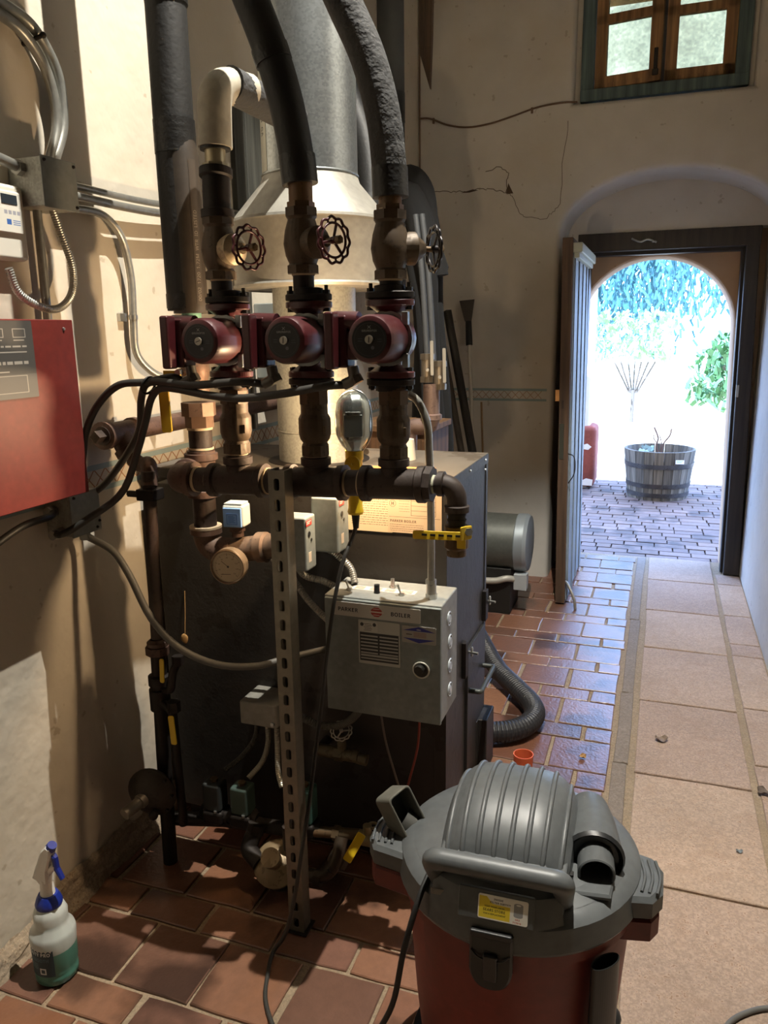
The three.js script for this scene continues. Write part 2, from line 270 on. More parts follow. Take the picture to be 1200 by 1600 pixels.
{
  const rows = []; let z = -0.55;                         // alternating wide and narrow rows
  const smallCentres = []; for (let k = 2; k >= 0; k--) smallCentres.push(-1.19 + 0.309 * k);
  smallCentres.push(-1.499); for (let k = 1; k <= 5; k++) smallCentres.push(-1.499 - 0.3242 * k);
  for (let k = 1; k <= 7; k++) smallCentres.push(-3.12 - 0.303 * k);
  smallCentres.forEach((c, i) => { rows.push([c - 0.053, c + 0.053, 0]); const nx = smallCentres[i + 1]; if (nx !== undefined) rows.push([nx + 0.053, c - 0.053, 1]); });
  for (const [z0, z1, big] of rows) {
    if (z0 < -5.33) continue;
    const x0 = (big ? -1.155 : -1.26);
    for (let k = -2; k < 8; k++) {
      let a = x0 + 0.212 * k + rr(-0.004, 0.004), b = x0 + 0.212 * (k + 1) + rr(-0.004, 0.004);
      a = Math.max(a, LX); b = Math.min(b, -0.088 + rr(-0.008, 0.004)); if (b - a < 0.03) continue;
      const zz0 = z0, w = b - a - 0.011, d = z1 - zz0 - 0.011;
      if (d < 0.02) continue;
      const g = paver(w, d, 0.012, 0.0025); g.translate((a + b) / 2, rr(-0.0015, 0.0015), (zz0 + z1) / 2);
      part('clay_tile', g, clayTones[Math.floor(rng() * 5)], floor);
    }
  }
  // concrete strip, slabs and the strip along the right wall
  for (const [z0, z1] of [[-5.32, -4.1], [-4.1, -3.2], [-3.2, -2.62], [-2.62, -1.9], [-1.9, -1.0], [-1.0, -0.3]]) part('concrete_strip', paver(0.05, z1 - z0 - 0.006, 0.012, 0.004).translate(-0.056, 0.001, (z0 + z1) / 2), M.concreteStrip, floor);
  const slabTones = ['#b39f90', '#ae9a8c', '#b8a493'].map((c) => mat(c, 0.86, 0, { map: T.concrete, bumpMap: T.grit, bumpScale: 0.0016 }));
  const js = [-5.34, -4.838, -4.279, -3.733, -3.147, -2.573, -2.0, -1.43, -0.86, -0.29];
  for (let i = 0; i < js.length - 1; i++) part('stone_slab', paver(0.372, js[i + 1] - js[i] - 0.012, 0.014, 0.003).translate(0.182, 0.002, (js[i] + js[i + 1]) / 2), slabTones[i % 3], floor);
  const ks = [-5.06, -4.86, -4.31, -3.9, -3.75, -3.2, -2.75, -2.3, -1.9, -1.4, -0.9, -0.3];
  for (let i = 0; i < ks.length - 1; i++) part('edge_slab', paver(0.132, ks[i + 1] - ks[i] - 0.01, 0.013, 0.003).translate(0.458, 0.0, (ks[i] + ks[i + 1]) / 2), slabTones[(i + 1) % 3], floor);
}
// ---- door frame (heavy, leaning a little on the right) and the leaf standing open
{
  const f = new THREE.Group(); f.name = 'door_1'; f.userData.kind = 'structure'; f.userData.label = 'dark heavy door frame with a panelled leaf standing open'; scene.add(f);
  part('frame_post', cube(-0.53, -0.455, 0, 1.99, -5.2, -5.06, 0.004), M.frameWood, f);
  part('frame_post', extrude(poly([[0.435, 0], [0.526, 0], [0.475, 2.0], [0.405, 2.0]]), 0.14, 0.004).translate(0, 0, -5.2), M.frameWood, f);
  part('lintel', cube(-0.53, 0.48, 1.955, 2.06, -5.2, -5.055, 0.004), M.frameWood, f);
  part('door_stop', extrude(poly([[0.418, 0], [0.436, 0], [0.406, 1.96], [0.388, 1.96]]), 0.08, 0.003).translate(0, 0, -5.2), mat('#2b2724', 0.6), f);
  part('door_stop', cube(-0.46, 0.4, 1.935, 1.957, -5.2, -5.12, 0.003), mat('#2b2724', 0.6), f);
  part('strike_plate', cube(0.415, 0.43, 1.10, 1.17, -5.063, -5.052, 0.001), M.steel, f);
  part('door_closer_hook', [cable([[-0.22, 2.02, -5.05], [-0.17, 2.0, -5.035], [-0.13, 2.012, -5.04], [-0.08, 1.995, -5.05]], 0.006, 16), ball(0.008, [-0.1, 2.0, -5.04])], M.steel, f);
  const leaf = part('door_leaf', cube(-0.49, -0.437, 0.015, 1.965, -5.05, -4.22, 0.003), M.doorWood, f);
  leaf.rotation.z = 0.0155;
  part('panel_moulding', [0, 1, 2, 3].map((k) => cube(-0.44, -0.425, 0.03, 1.90, -4.30 - 0.21 * k, -4.26 - 0.21 * k, 0.002)), M.doorFace, leaf);
  part('face_board', cube(-0.4405, -0.431, 0.03, 1.90, -5.03, -4.24, 0.001), M.doorFace, leaf);
  part('cornice_moulding', [cube(-0.44, -0.39, 1.89, 1.94, -5.03, -4.235, 0.006), cube(-0.44, -0.405, 1.865, 1.892, -5.03, -4.24, 0.004)], mat('#aab0a4', 0.6), leaf);
  part('lock_plate', [cube(-0.485, -0.462, 0.83, 1.02, -4.223, -4.2175, 0.001)], mat('#3c3f38', 0.5, 0.5), leaf);
  part('latch_hole', cube(-0.476, -0.466, 1.1, 1.145, -4.222, -4.2172, 0.001), mat('#2e241c', 0.8), leaf);
  part('bolt_keeper', [cube(-0.512, -0.489, 1.14, 1.2, -4.25, -4.222, 0.002)], mat('#c08a52', 0.5, 0.3), leaf);
  part('pull_wire', cable([[-0.437, 0.86, -4.22], [-0.405, 0.85, -4.2], [-0.4, 0.76, -4.2], [-0.432, 0.7, -4.22]], 0.003, 20), M.black, leaf);
  part('foot_hook', cable([[-0.437, 0.14, -4.235], [-0.42, 0.13, -4.21], [-0.38, 0.06, -4.17], [-0.372, 0.006, -4.16]], 0.008, 16), mat('#8a8680', 0.5, 0.5), leaf);
}
// ---- window over the door: blue outer frame, two wooden casements, the left one ajar
{
  const w = new THREE.Group(); w.name = 'window_1'; w.userData.kind = 'structure'; w.userData.label = 'small window with blue frame and two wooden casements above the doorway'; scene.add(w);
  part('window_frame', [cube(-0.52, -0.45, 2.715, 3.46, -4.86, -4.755, 0.004), cube(0.255, 0.325, 2.715, 3.46, -4.86, -4.755, 0.004), cube(-0.52, 0.325, 2.715, 2.775, -4.86, -4.75, 0.004), cube(-0.52, 0.325, 3.40, 3.46, -4.86, -4.755, 0.004)], M.windowBlue, w);
  for (const [a, b] of [[-0.57, -0.515], [0.32, 0.37]]) part('jamb_plaster', cube(a, b, 2.69, 3.52, -4.9, -4.79, 0.002), M.wallBack, w);
  const glass = mat('#d8cfae', 0.3, 0, { transmission: 0.95, thickness: 0, map: T.mottle });
  const casement = (cx, hinge, ang) => {
    const c = new THREE.Group(); c.name = 'casement'; c.position.set(hinge, 0, -4.775); c.rotation.y = ang; w.add(c);
    const s = cx, W = 0.345, a = s > 0 ? 0 : -W, b = s > 0 ? W : 0;
    part('casement_rail', [cube(a, a + 0.06, 2.775, 3.4, -0.035, 0, 0.003), cube(b - 0.06, b, 2.775, 3.4, -0.035, 0, 0.003), cube(a, b, 2.775, 2.835, -0.035, 0, 0.003), cube(a, b, 3.09, 3.135, -0.035, 0, 0.003), cube(a, b, 3.35, 3.4, -0.035, 0, 0.003)], M.windowWood, c);
    for (const [y0, y1] of [[2.825, 3.1], [3.125, 3.36]]) part('glass_pane', cube(a + 0.05, b - 0.05, y0, y1, -0.022, -0.018, 0.0005), glass, c);
    return c;
  };
  const cl = casement(1, -0.45, -0.16); casement(-1, 0.255, 0);
  part('stile_shadow_strip', cube(-0.135, -0.085, 2.79, 3.4, -4.835, -4.815, 0.003), M.frameWood, w);  // dark strip added for the shadow where the casements meet
  part('window_bolt', [cube(0.31, 0.33, 2.83, 2.93, 0, 0.012, 0.003), cube(0.305, 0.335, 2.8, 2.83, 0, 0.012, 0.003)], M.ironBlack, cl);
}
// ================================================================ boiler
const BX0 = -1.37, BX1 = -0.495, BF = -1.86, BB = -2.34, BT = 1.135;
{
  const b = thing('boiler', 'large square black-fronted boiler with grey sheet-metal side and flat top', 'boiler');
  part('body', [cube(BX0, BX1 - 0.004, 0.05, BT - 0.05, BB, BF, 0.004)], M.boilerBlack, b);
  part('base_rail', [cube(BX0 + 0.02, BX1 - 0.03, 0.0, 0.06, BB + 0.02, BF - 0.03, 0.002)], M.ironBlack, b);
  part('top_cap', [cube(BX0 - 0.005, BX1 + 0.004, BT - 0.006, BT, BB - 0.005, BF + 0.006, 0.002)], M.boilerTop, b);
  part('cap_rim', [cube(BX1 - 0.003, BX1 + 0.005, BT - 0.03, BT - 0.002, BB - 0.005, BF + 0.006, 0.001), cube(BX0, BX1, BT - 0.03, BT - 0.002, BF + 0.001, BF + 0.006, 0.001)], M.boilerBlack, b);
  const side = part('side_panel', [cube(BX1 - 0.004, BX1 + 0.001, 0.02, BT - 0.03, BB, BF, 0.001), cube(BX1 - 0.01, BX1 + 0.004, 0.02, BT - 0.03, BB - 0.004, BB + 0.02, 0.001)], M.boilerBlack, b);
  part('corner_angle', cube(BX1 - 0.03, BX1 + 0.003, 0.02, BT - 0.03, BF - 0.03, BF + 0.003, 0.001), M.boilerBlack, b);
  const screws = []; for (const [y, z] of [[1.12, -1.92], [1.12, -2.1], [1.12, -2.3], [1.09, -2.3]]) screws.push(cyl(0.004, 0.003, 0.004, [BX1 + 0.004, y, z], [1, 0, 0], 8));
  each('screw', screws, M.steel, side);
  // access door on the side
  const door = part('access_door', [cube(BX1, BX1 + 0.01, 0.08, 0.59, BB + 0.03, -2.08, 0.002)], M.boilerBlack, b);
  part('handle', [pipe([[BX1 + 0.008, 0.455, -2.10], [BX1 + 0.045, 0.455, -2.10], [BX1 + 0.045, 0.455, -2.29], [BX1 + 0.008, 0.455, -2.29]], 0.008, 0.01, 6)], mat('#4e504c', 0.5, 0.6), door);
  each('latch_strip', [cube(BX1, BX1 + 0.014, 0.52, 0.63, -2.06, -2.035, 0.002), cube(BX1, BX1 + 0.014, 0.60, 0.70, -2.335, -2.30, 0.002)], M.ironBlack, b);
  const wing = (y, z) => [cyl(0.004, 0.004, 0.03, [BX1 + 0.01, y, z], [1, 0, 0.2], 8), ball(0.008, [BX1 + 0.02, y + 0.008, z], 0.5, 1.2, 0.8, 10), ball(0.008, [BX1 + 0.02, y - 0.006, z], 0.5, 1.0, 0.8, 10)];
  part('wing_nut', wing(0.585, -2.085), M.steel, door); part('wing_nut', wing(0.66, -2.33), M.steel, b);
  part('damper_box', [cube(BX1 + 0.002, BX1 + 0.04, 0.11, 0.30, -2.33, -2.22, 0.004), cube(BX1 + 0.002, BX1 + 0.012, 0.07, 0.3, -2.225, -2.2, 0.001)], M.boilerBlack, b);
}
// dry leaf hanging in a web on the boiler front, and papers on top
solo('dry_leaf', [cable([[-1.29, 0.765, BF + 0.001], [-1.292, 0.70, BF + 0.004], [-1.297, 0.63, BF + 0.006]], 0.0011, 14, 6), turn(ball(0.015, [0, 0, 0], 0.7, 1.2, 0.25, 10), 0.3, 0.5, 0.2, -1.30, 0.615, BF + 0.004)], mat('#9a7a4c', 0.8), 'curled dry leaf on a thread against the black boiler front', 'leaf');
solo('cardboard_sheet', [prep(extrude(poly([[0, 0], [0.22, -0.01], [0.20, 0.13], [0.02, 0.12]]), 0.0012, 0).rotateX(-PI / 2).translate(-0.77, BT + 0.0005, -1.9))], mat('#c98a4e', 0.8), 'flat orange-brown sheet of cardboard lying on top of the boiler', 'cardboard');
solo('paper_cup', [lathe([[0, 0], [0.032, 0], [0.026, 0.06], [0.0, 0.062]], [-0.70, BT, -2.16], UP, 14)], mat('#c9c0ae', 0.7), 'small pale paper cup standing on the boiler behind the work lamp', 'cup');
// instruction plates on the front
{
  const lines = (x, x0, x1, y0, n, dy, w = 2, col = '#6b5646') => { x.fillStyle = col; let s = 3; for (let i = 0; i < n; i++) { let p = x0; while (p < x1) { s = (s * 1103515245 + 12345) >>> 0; const l = 5 + (s >>> 16) % 18; x.fillRect(p, y0 + i * dy, Math.min(l, x1 - p), w); p += l + 4; } } };
  const paper = canvasTex(256, 128, (x, w, h) => { x.fillStyle = '#c6b498'; x.fillRect(0, 0, w, h); lines(x, 20, 236, 14, 12, 8); });
  const p1 = plate('instruction_sheet', 0.125, 0.098, paper, scene, { rough: 0.7, th: 0.001 }); p1.position.set(-0.70, 1.04, BF + 0.003); p1.name = numbered('instruction_sheet'); tag(p1, 'pale printed instruction sheet pasted on the boiler front behind the cord', 'sheet');
  const rating = canvasTex(512, 384, (x, w, h) => {
    x.fillStyle = '#bca88f'; x.fillRect(0, 0, w, h); x.strokeStyle = x.fillStyle = '#4a382c'; x.lineWidth = 3;
    x.beginPath(); for (let k = 0; k < 8; k++) { const a = (k + 0.5) * PI / 4; x[k ? 'lineTo' : 'moveTo'](48 + 32 * Math.cos(a), 110 + 32 * Math.sin(a)); } x.closePath(); x.stroke(); x.font = 'bold 44px sans-serif'; x.textAlign = 'center'; x.fillText('H', 48, 126); x.textAlign = 'left';
    lines(x, 110, 210, 60, 6, 24, 3, '#4a382c'); x.strokeRect(225, 40, 230, 175); for (const y of [80, 125, 170]) { x.beginPath(); x.moveTo(225, y); x.lineTo(455, y); x.stroke(); } x.beginPath(); x.moveTo(400, 40); x.lineTo(400, 215); x.stroke();
    x.beginPath(); x.moveTo(12, 235); x.lineTo(500, 235); x.stroke(); x.font = 'bold 34px sans-serif'; x.fillText('PARKER BOILER', 20, 285); lines(x, 20, 340, 305, 2, 20, 4, '#4a382c'); lines(x, 20, 480, 345, 2, 18, 4, '#4a382c');
  });
  const p2 = plate('rating_plate', 0.145, 0.108, rating, scene, { rough: 0.5, th: 0.0015 }); p2.position.set(-0.578, 1.047, BF + 0.003); p2.name = numbered('rating_plate'); tag(p2, 'tan maker plate with ruled boxes riveted to the boiler front', 'plate');
}
// ================================================================ control box on the boiler front
{
  const b = thing('control_box', 'grey metal control box with name strip and switches on the boiler front', 'control box', [-0.615, 0.705, -1.70]);
  part('body', [cube(-0.155, 0.152, -0.152, 0.155, -0.155, -0.004, 0.004)], M.boxGrey, b);
  const lid = part('hinged_cover', [cube(-0.152, 0.152, -0.155, 0.15, -0.006, 0.004, 0.003)], M.panelGrey, b);
  const strip = canvasTex(768, 128, (x, w, h) => { x.fillStyle = '#c3c0b8'; x.fillRect(0, 0, w, h); x.fillStyle = '#23222a'; x.font = 'bold 50px sans-serif'; x.fillText('PARKER', 34, 84); x.fillText('BOILER', 508, 84); x.fillStyle = '#a83a36'; x.beginPath(); for (let k = 0; k < 8; k++) { const a = (k + 0.5) * PI / 4; x[k ? 'lineTo' : 'moveTo'](384 + 52 * Math.cos(a), 64 + 46 * Math.sin(a)); } x.fill(); x.fillStyle = '#d9c8bd'; x.fillRect(320, 58, 130, 12); for (const y of [34, 88]) x.fillRect(356, y, 56, 5); });
  plate('name_strip', 0.226, 0.036, strip, lid, { rough: 0.45, metal: 0.1 }).position.set(-0.012, 0.125, 0.004);
  const rate = canvasTex(384, 384, (x, w, h) => { x.fillStyle = '#b8b8b0'; x.fillRect(0, 0, w, h); x.fillStyle = '#26262a'; x.fillRect(12, 108, 360, 250); x.fillStyle = '#c6c4bc'; x.fillRect(14, 14, 165, 86); x.fillStyle = '#3a3a3a'; for (const [cx, cy] of [[34, 40], [150, 36]]) { x.beginPath(); x.arc(cx, cy, 16, 0, 7); x.fill(); } for (let i = 0; i < 5; i++) x.fillRect(50 + (i % 2) * 8, 30 + i * 14, 70, 4); x.fillStyle = '#aaa9a2'; for (let i = 0; i < 6; i++) { x.fillRect(20, 130 + i * 30, 160, 13); x.fillRect(196, 130 + i * 30, 170, 13); } x.fillRect(20, 300, 346, 18); x.fillRect(20, 330, 346, 12); });
  plate('rating_plate', 0.109, 0.116, rate, lid, { rough: 0.45, metal: 0.1 }).position.set(-0.006, 0.044, 0.004);
  const svc = canvasTex(320, 160, (x, w, h) => { x.fillStyle = '#a8a29a'; x.fillRect(0, 0, w, h); x.fillStyle = '#2b2f86'; x.beginPath(); x.moveTo(6, 46); x.lineTo(160, 4); x.lineTo(314, 46); x.fill(); x.beginPath(); x.moveTo(6, 116); x.lineTo(160, 156); x.lineTo(314, 116); x.fill(); x.fillStyle = '#e4dfd6'; x.font = 'bold 18px sans-serif'; x.textAlign = 'center'; x.fillText('CALL', 160, 38); x.fillStyle = '#8c4a3c'; for (let i = 0; i < 4; i++) x.fillRect(110, 60 + i * 12, 120, 4); x.fillStyle = '#3c2a20'; x.fillRect(40, 76, 54, 8); });
  plate('service_sticker', 0.086, 0.044, svc, lid, { rough: 0.6 }).position.set(0.097, 0.078, 0.004);
  const lock = part('cam_lock', [cyl(0.021, 0.021, 0.004, [0.103, -0.012, 0.004], [0, 0, 1], 24), cyl(0.012, 0.011, 0.016, [0.1, -0.008, 0.006], [0, 0, 1], 18)], mat('#2a2926', 0.4, 0.3), lid);
  part('lock_ring', [torus(0.02, 0.0025, [0.103, -0.012, 0.007], [0, 0, 1], 24, 6)], mat('#c7c3b4', 0.4, 0.4), lock);
  // switches and fuse posts on top
  const topSwitch = (x, z, tilt) => { const s = part('toggle_switch', [hex(0.008, 0.005, [x, 0.155, z], UP), orient(new THREE.CylinderGeometry(0.0035, 0.002, 0.026, 8).translate(0, 0.017, 0), [x, 0.155, z], [tilt, 1, 0.15])], M.steel, b); return s; };
  topSwitch(-0.105, -0.05, -0.25); topSwitch(0.035, -0.05, -0.3);
  part('fuse_post', [cyl(0.008, 0.007, 0.022, [-0.03, 0.155, -0.05], UP, 12)], M.vacDark, b); part('push_button', [hex(0.009, 0.006, [-0.005, 0.155, -0.1]), cyl(0.006, 0.005, 0.02, [-0.005, 0.16, -0.1], UP, 12)], M.steel, b);
  const strip2 = canvasTex(256, 64, (x, w, h) => { x.fillStyle = '#d8cfc0'; x.fillRect(0, 0, w, h); x.fillStyle = '#c65a48'; for (let i = 0; i < 3; i++) for (let k = 0; k < 4; k++) x.fillRect(10 + k * 62, 10 + i * 17, 40 + (k * 7) % 14, 9); });
  const st = plate('switch_legend', 0.17, 0.03, strip2, b, { rough: 0.6, th: 0.001 }); st.rotation.x = -PI / 2; st.position.set(-0.02, 0.155, -0.075);
  const kn = []; for (const [y, z] of [[0.1, -0.07], [0.035, -0.08], [-0.03, -0.08], [-0.095, -0.08]]) { kn.push(torus(0.017, 0.002, [0.153, y, z], [1, 0, 0], 20, 6)); kn.push(cyl(0.012, 0.010, 0.003, [0.152, y, z], [1, 0, 0], 16)); }
  kn.forEach((g, i) => { if (i % 2 === 0) part('knockout', [kn[i], kn[i + 1]], mat('#c4cad0', 0.4, 0.3), b); });
}
// two grey limit controls beside it, on the pipe stub
function limitControl(x, y, z, w, h, d, label) {
  const c = thing('limit_control', label, 'control', [x, y, z]);
  part('cover', [box(w, h, d, 0, 0, 0, 0.006)], M.panelGrey, c);
  const t = canvasTex(64, 32, (q) => { q.fillStyle = '#b84038'; q.fillRect(0, 0, 64, 32); q.fillStyle = '#e8cfc8'; q.fillRect(6, 6, 50, 5); q.fillRect(6, 16, 36, 5); });
  const s = plate('warning_sticker', 0.032, 0.014, t, c, { th: 0.0008, r: 0.001 }); s.rotation.y = PI / 2; s.position.set(w / 2, h / 2 - 0.016, 0.012);
  part('dial_window', [turn(cyl(0.007, 0.007, 0.002, [0, 0, 0], [1, 0, 0], 14), 0, 0, 0, w / 2 - 0.0005, h / 2 - 0.045, 0.012), cyl(0.004, 0.004, 0.002, [w / 2 - 0.0005, h / 2 - 0.062, 0.0], [1, 0, 0], 10)], M.vacDark, c);
  part('scale_tag', box(0.001, 0.026, 0.016, w / 2, -h / 2 + 0.035, 0.01, 0.0004), mat('#c9b9a6', 0.6), c);
  part('probe_stub', [hex(0.014, 0.02, [0, -0.02, -d / 2 - 0.02], [0, 0, 1]), cyl(0.011, 0.011, 0.06, [0, -0.02, -d / 2 - 0.075], [0, 0, 1], 14)], M.brass, c);
}
limitControl(-0.84, 0.987, -1.72, 0.064, 0.14, 0.06, 'nearer grey limit control with red sticker left of the yellow lamp handle');
limitControl(-0.785, 1.025, -1.79, 0.075, 0.145, 0.075, 'larger grey limit control partly behind the nearer one, against the boiler front');
// flexible conduits from the limit controls to the control box
[[[-0.862, 0.92, -1.74], [-0.85, 0.885, -1.76], [-0.80, 0.865, -1.78], [-0.735, 0.825, -1.80], [-0.715, 0.815, -1.79]],
 [[-0.80, 0.95, -1.80], [-0.775, 0.93, -1.81], [-0.74, 0.90, -1.81], [-0.72, 0.865, -1.79]],
 [[-0.985, 0.92, -1.80], [-0.93, 0.88, -1.81], [-0.86, 0.80, -1.80], [-0.80, 0.755, -1.79], [-0.765, 0.74, -1.78]]].forEach((p, i) => solo('flex_conduit', corrugated(p, 0.0095, 0.006), M.emt, ['ribbed metal conduit from the nearer limit control to the control box', 'short ribbed conduit hanging below the larger limit control', 'ribbed metal conduit running behind the slotted strut to the control box'][i], 'conduit', undefined, true));
// ================================================================ draught hood and flue
{
  const fx = -0.95, fz = -2.1;
  const f = thing('flue', 'round galvanised flue rising from a pale draught hood on the boiler', 'flue', [fx, BT, fz]);
  part('flue_pipe', [cyl(0.131, 0.131, 1.95, [0, 0.765, 0], UP, 48, true), torus(0.132, 0.003, [0, 0.785, 0], UP, 48, 6)], M.galv, f);
  part('hood_cone', lathe([[0.131, 0.785], [0.137, 0.765], [0.21, 0.68], [0.222, 0.665]], [0, 0, 0], UP, 56, 0.5), M.hood, f);
  part('hood_skirt', [lathe([[0.222, 0.667], [0.224, 0.66], [0.222, 0.655], [0.222, 0.5], [0.225, 0.495], [0.222, 0.488]], [0, 0, 0], UP, 56, 0.5)], M.hood, f);
  part('lower_stack', [cyl(0.118, 0.118, 0.5, [0, 0.0, 0], UP, 48, true), torus(0.119, 0.003, [0, 0.09, 0], UP, 48, 6)], M.galvDull, f);
  part('hood_plate', [lathe([[0.118, 0.49], [0.222, 0.492]], [0, 0, 0], UP, 48)], M.hood, f);
  part('rain_collar', [lathe([[0.118, 0.004], [0.15, 0.002], [0.15, 0.0]], [0, 0, 0], UP, 40)], M.ironBlack, f);
}
// printed pipe marking on the flue
{
  const t = canvasTex(64, 512, (x, w, h) => { x.fillStyle = '#b9b7aa'; x.fillRect(0, 0, w, h); x.fillStyle = '#54504a'; x.font = 'bold 34px sans-serif'; x.save(); x.translate(20, 20); x.rotate(PI / 2); x.fillText('101     STD  GA', 100, 0); x.restore(); });
  const fl = scene.getObjectByName('flue');
  const g = new THREE.CylinderGeometry(0.1315, 0.1315, 0.27, 10, 1, true, -0.98, 0.36); const m = part('printed_mark', prep(g), mat('#ffffff', 0.45, 0.4, { map: t }), fl, true); m.position.set(0, 0.925, 0);
}
// ================================================================ pump manifold
const MZ = -1.62, RISER_X = [-0.947, -0.742, -0.552];
const my = (x) => 1.153 + (x + 1.115) / 0.622 * 0.018;      // the header rises a little to the right
{
  const m = thing('pump_manifold', 'dark iron pipe header with three tees feeding the red pumps', 'manifold');
  part('header_pipe', sweep([[-1.115, my(-1.115), MZ], [-0.5, my(-0.5), MZ]], 0.03, 24), M.iron, m);
  const dx = V(0.622, 0.018, 0).normalize();
  RISER_X.forEach((x, i) => {
    const y = my(x), c = V(x, y, MZ), along = (t) => c.clone().addScaledVector(dx, t);
    const t = part('tee_fitting', [cyl(0.035, 0.035, 0.14, along(-0.07), dx, 24), lathe([[0.03, 0], [0.0415, 0.001], [0.0415, 0.017], [0.036, 0.021]], along(-0.075), dx, 24), lathe([[0.036, 0], [0.0415, 0.004], [0.0415, 0.02], [0.03, 0.021]], along(0.054), dx, 24), cyl(0.03, 0.028, 0.06, c, UP, 24), lathe([[0.028, 0], [0.035, 0.004], [0.035, 0.02], [0.024, 0.021]], [x, y + 0.038, MZ], UP, 24)], M.iron, m);
    each('sealed_joint', [cyl(0.0315, 0.0315, 0.006, along(-0.081), dx, 24), cyl(0.0315, 0.0315, 0.005, along(0.076), dx, 24)], M.thread, t);
    part('riser_nipple', cyl(0.0235, 0.0235, 0.05, [x, y + 0.05, MZ], UP, 20), M.ironBlack, m);
  });
  // elbow at the left end, turning back to the standing pipe
  part('elbow_fitting', [sweep(bent([[-1.075, my(-1.075), MZ], [-1.125, my(-1.125), MZ], [-1.125, my(-1.125), MZ - 0.06]], 0.045, 10), 0.037, 20), lathe([[0.03, 0], [0.043, 0.001], [0.043, 0.02], [0.036, 0.023]], [-1.068, my(-1.07), MZ], [-1, 0, 0], 24), lathe([[0.03, 0], [0.043, 0.001], [0.043, 0.018], [0.036, 0.021]], [-1.125, my(-1.125), MZ - 0.064], [0, 0, 1], 24)], M.ironRed, m);
  each('sealed_joint', [cyl(0.0315, 0.0315, 0.008, [-1.066, my(-1.066), MZ], [1, 0, 0], 24)], M.thread, m);
  // right end: bushing, locknut, elbow down
  part('hex_bushing', [hex(0.04, 0.016, [-0.477, 1.173, MZ], [1, 0, 0], 8), cyl(0.02, 0.02, 0.03, [-0.465, 1.173, MZ], [1, 0, 0])], M.iron, m);
  each('sealed_joint', [cyl(0.032, 0.032, 0.006, [-0.484, 1.173, MZ], [1, 0, 0], 20), cyl(0.021, 0.019, 0.01, [-0.461, 1.173, MZ], [1, 0, 0], 20)], mat('#b5b49c', 0.8), m);
  part('drain_elbow', [sweep(bent([[-0.452, 1.175, MZ], [-0.407, 1.175, MZ], [-0.407, 1.12, MZ]], 0.038, 10), 0.0225, 18), lathe([[0.02, 0], [0.028, 0.001], [0.028, 0.014], [0.022, 0.016]], [-0.45, 1.175, MZ], [1, 0, 0], 20), lathe([[0.02, 0], [0.028, 0.001], [0.028, 0.014], [0.022, 0.016]], [-0.407, 1.114, MZ], UP, 20)], M.iron, m);
  part('drain_nipple', [cyl(0.02, 0.02, 0.04, [-0.407, 1.08, MZ]), cyl(0.0215, 0.0215, 0.004, [-0.407, 1.108, MZ]), cyl(0.0215, 0.0215, 0.004, [-0.407, 1.094, MZ])], M.ironBlack, m);
}
// check valves above each tee
RISER_X.forEach((x, i) => {
  const v = thing('check_valve', ['bronze check valve under the leftmost red pump', 'bronze check valve under the middle red pump', 'bronze check valve under the rightmost red pump, nearest the work lamp bulb'][i], 'valve', [x, 1.225 + i * 0.002, MZ], 0, 'check valves between header and pumps');
  part('body', lathe([[0.024, 0], [0.031, 0.002], [0.031, 0.022], [0.028, 0.03], [0.034, 0.038], [0.037, 0.05], [0.037, 0.085], [0.031, 0.096], [0.031, 0.15], [0.024, 0.166], [0, 0.166]], [0, 0, 0], UP, 20, 0.5), M.bronze, v);
  each('hex_end', [hex(0.033, 0.024, [0, 0.0, 0], UP, 8), hex(0.034, 0.03, [0, 0.118, 0], UP, 8)], M.bronze, v);
  part('sealed_joint', cyl(0.0255, 0.0255, 0.004, [0, -0.004, 0], UP, 20), M.thread, v);
  part('cast_mark', box(0.012, 0.02, 0.002, 0.03, 0.06, 0.02, 0.0008), M.brass, v);
});
// ---- circulator pumps
const faceTex = canvasTex(256, 256, (x, w) => { x.fillStyle = '#0b0b0d'; x.fillRect(0, 0, w, w); x.fillStyle = '#8d8d8a'; x.font = 'bold 21px sans-serif'; x.textAlign = 'center'; x.fillText('GRUNDFOS', 128, 76); x.strokeStyle = '#8d8d8a'; x.lineWidth = 4; x.beginPath(); x.moveTo(117, 34); x.lineTo(139, 54); x.moveTo(139, 34); x.lineTo(117, 54); x.stroke(); x.fillStyle = '#55555a'; x.beginPath(); x.arc(152, 184, 13, 0, 7); x.fill(); x.strokeStyle = '#2c2c30'; x.beginPath(); x.arc(128, 128, 112, 0, 7); x.stroke(); for (const [a, b] of [[44, 120], [44, 136], [186, 124], [186, 140]]) { x.fillStyle = '#3a3a40'; x.fillRect(a, b, 34, 5); } });
function flangeEars(y, th) { const s = new THREE.Shape(); s.absellipse(0, 0, 0.054, 0.036, 0, 2 * PI); return extrude(s, th, 0.002, 24).rotateX(-PI / 2).translate(0, y, 0); }
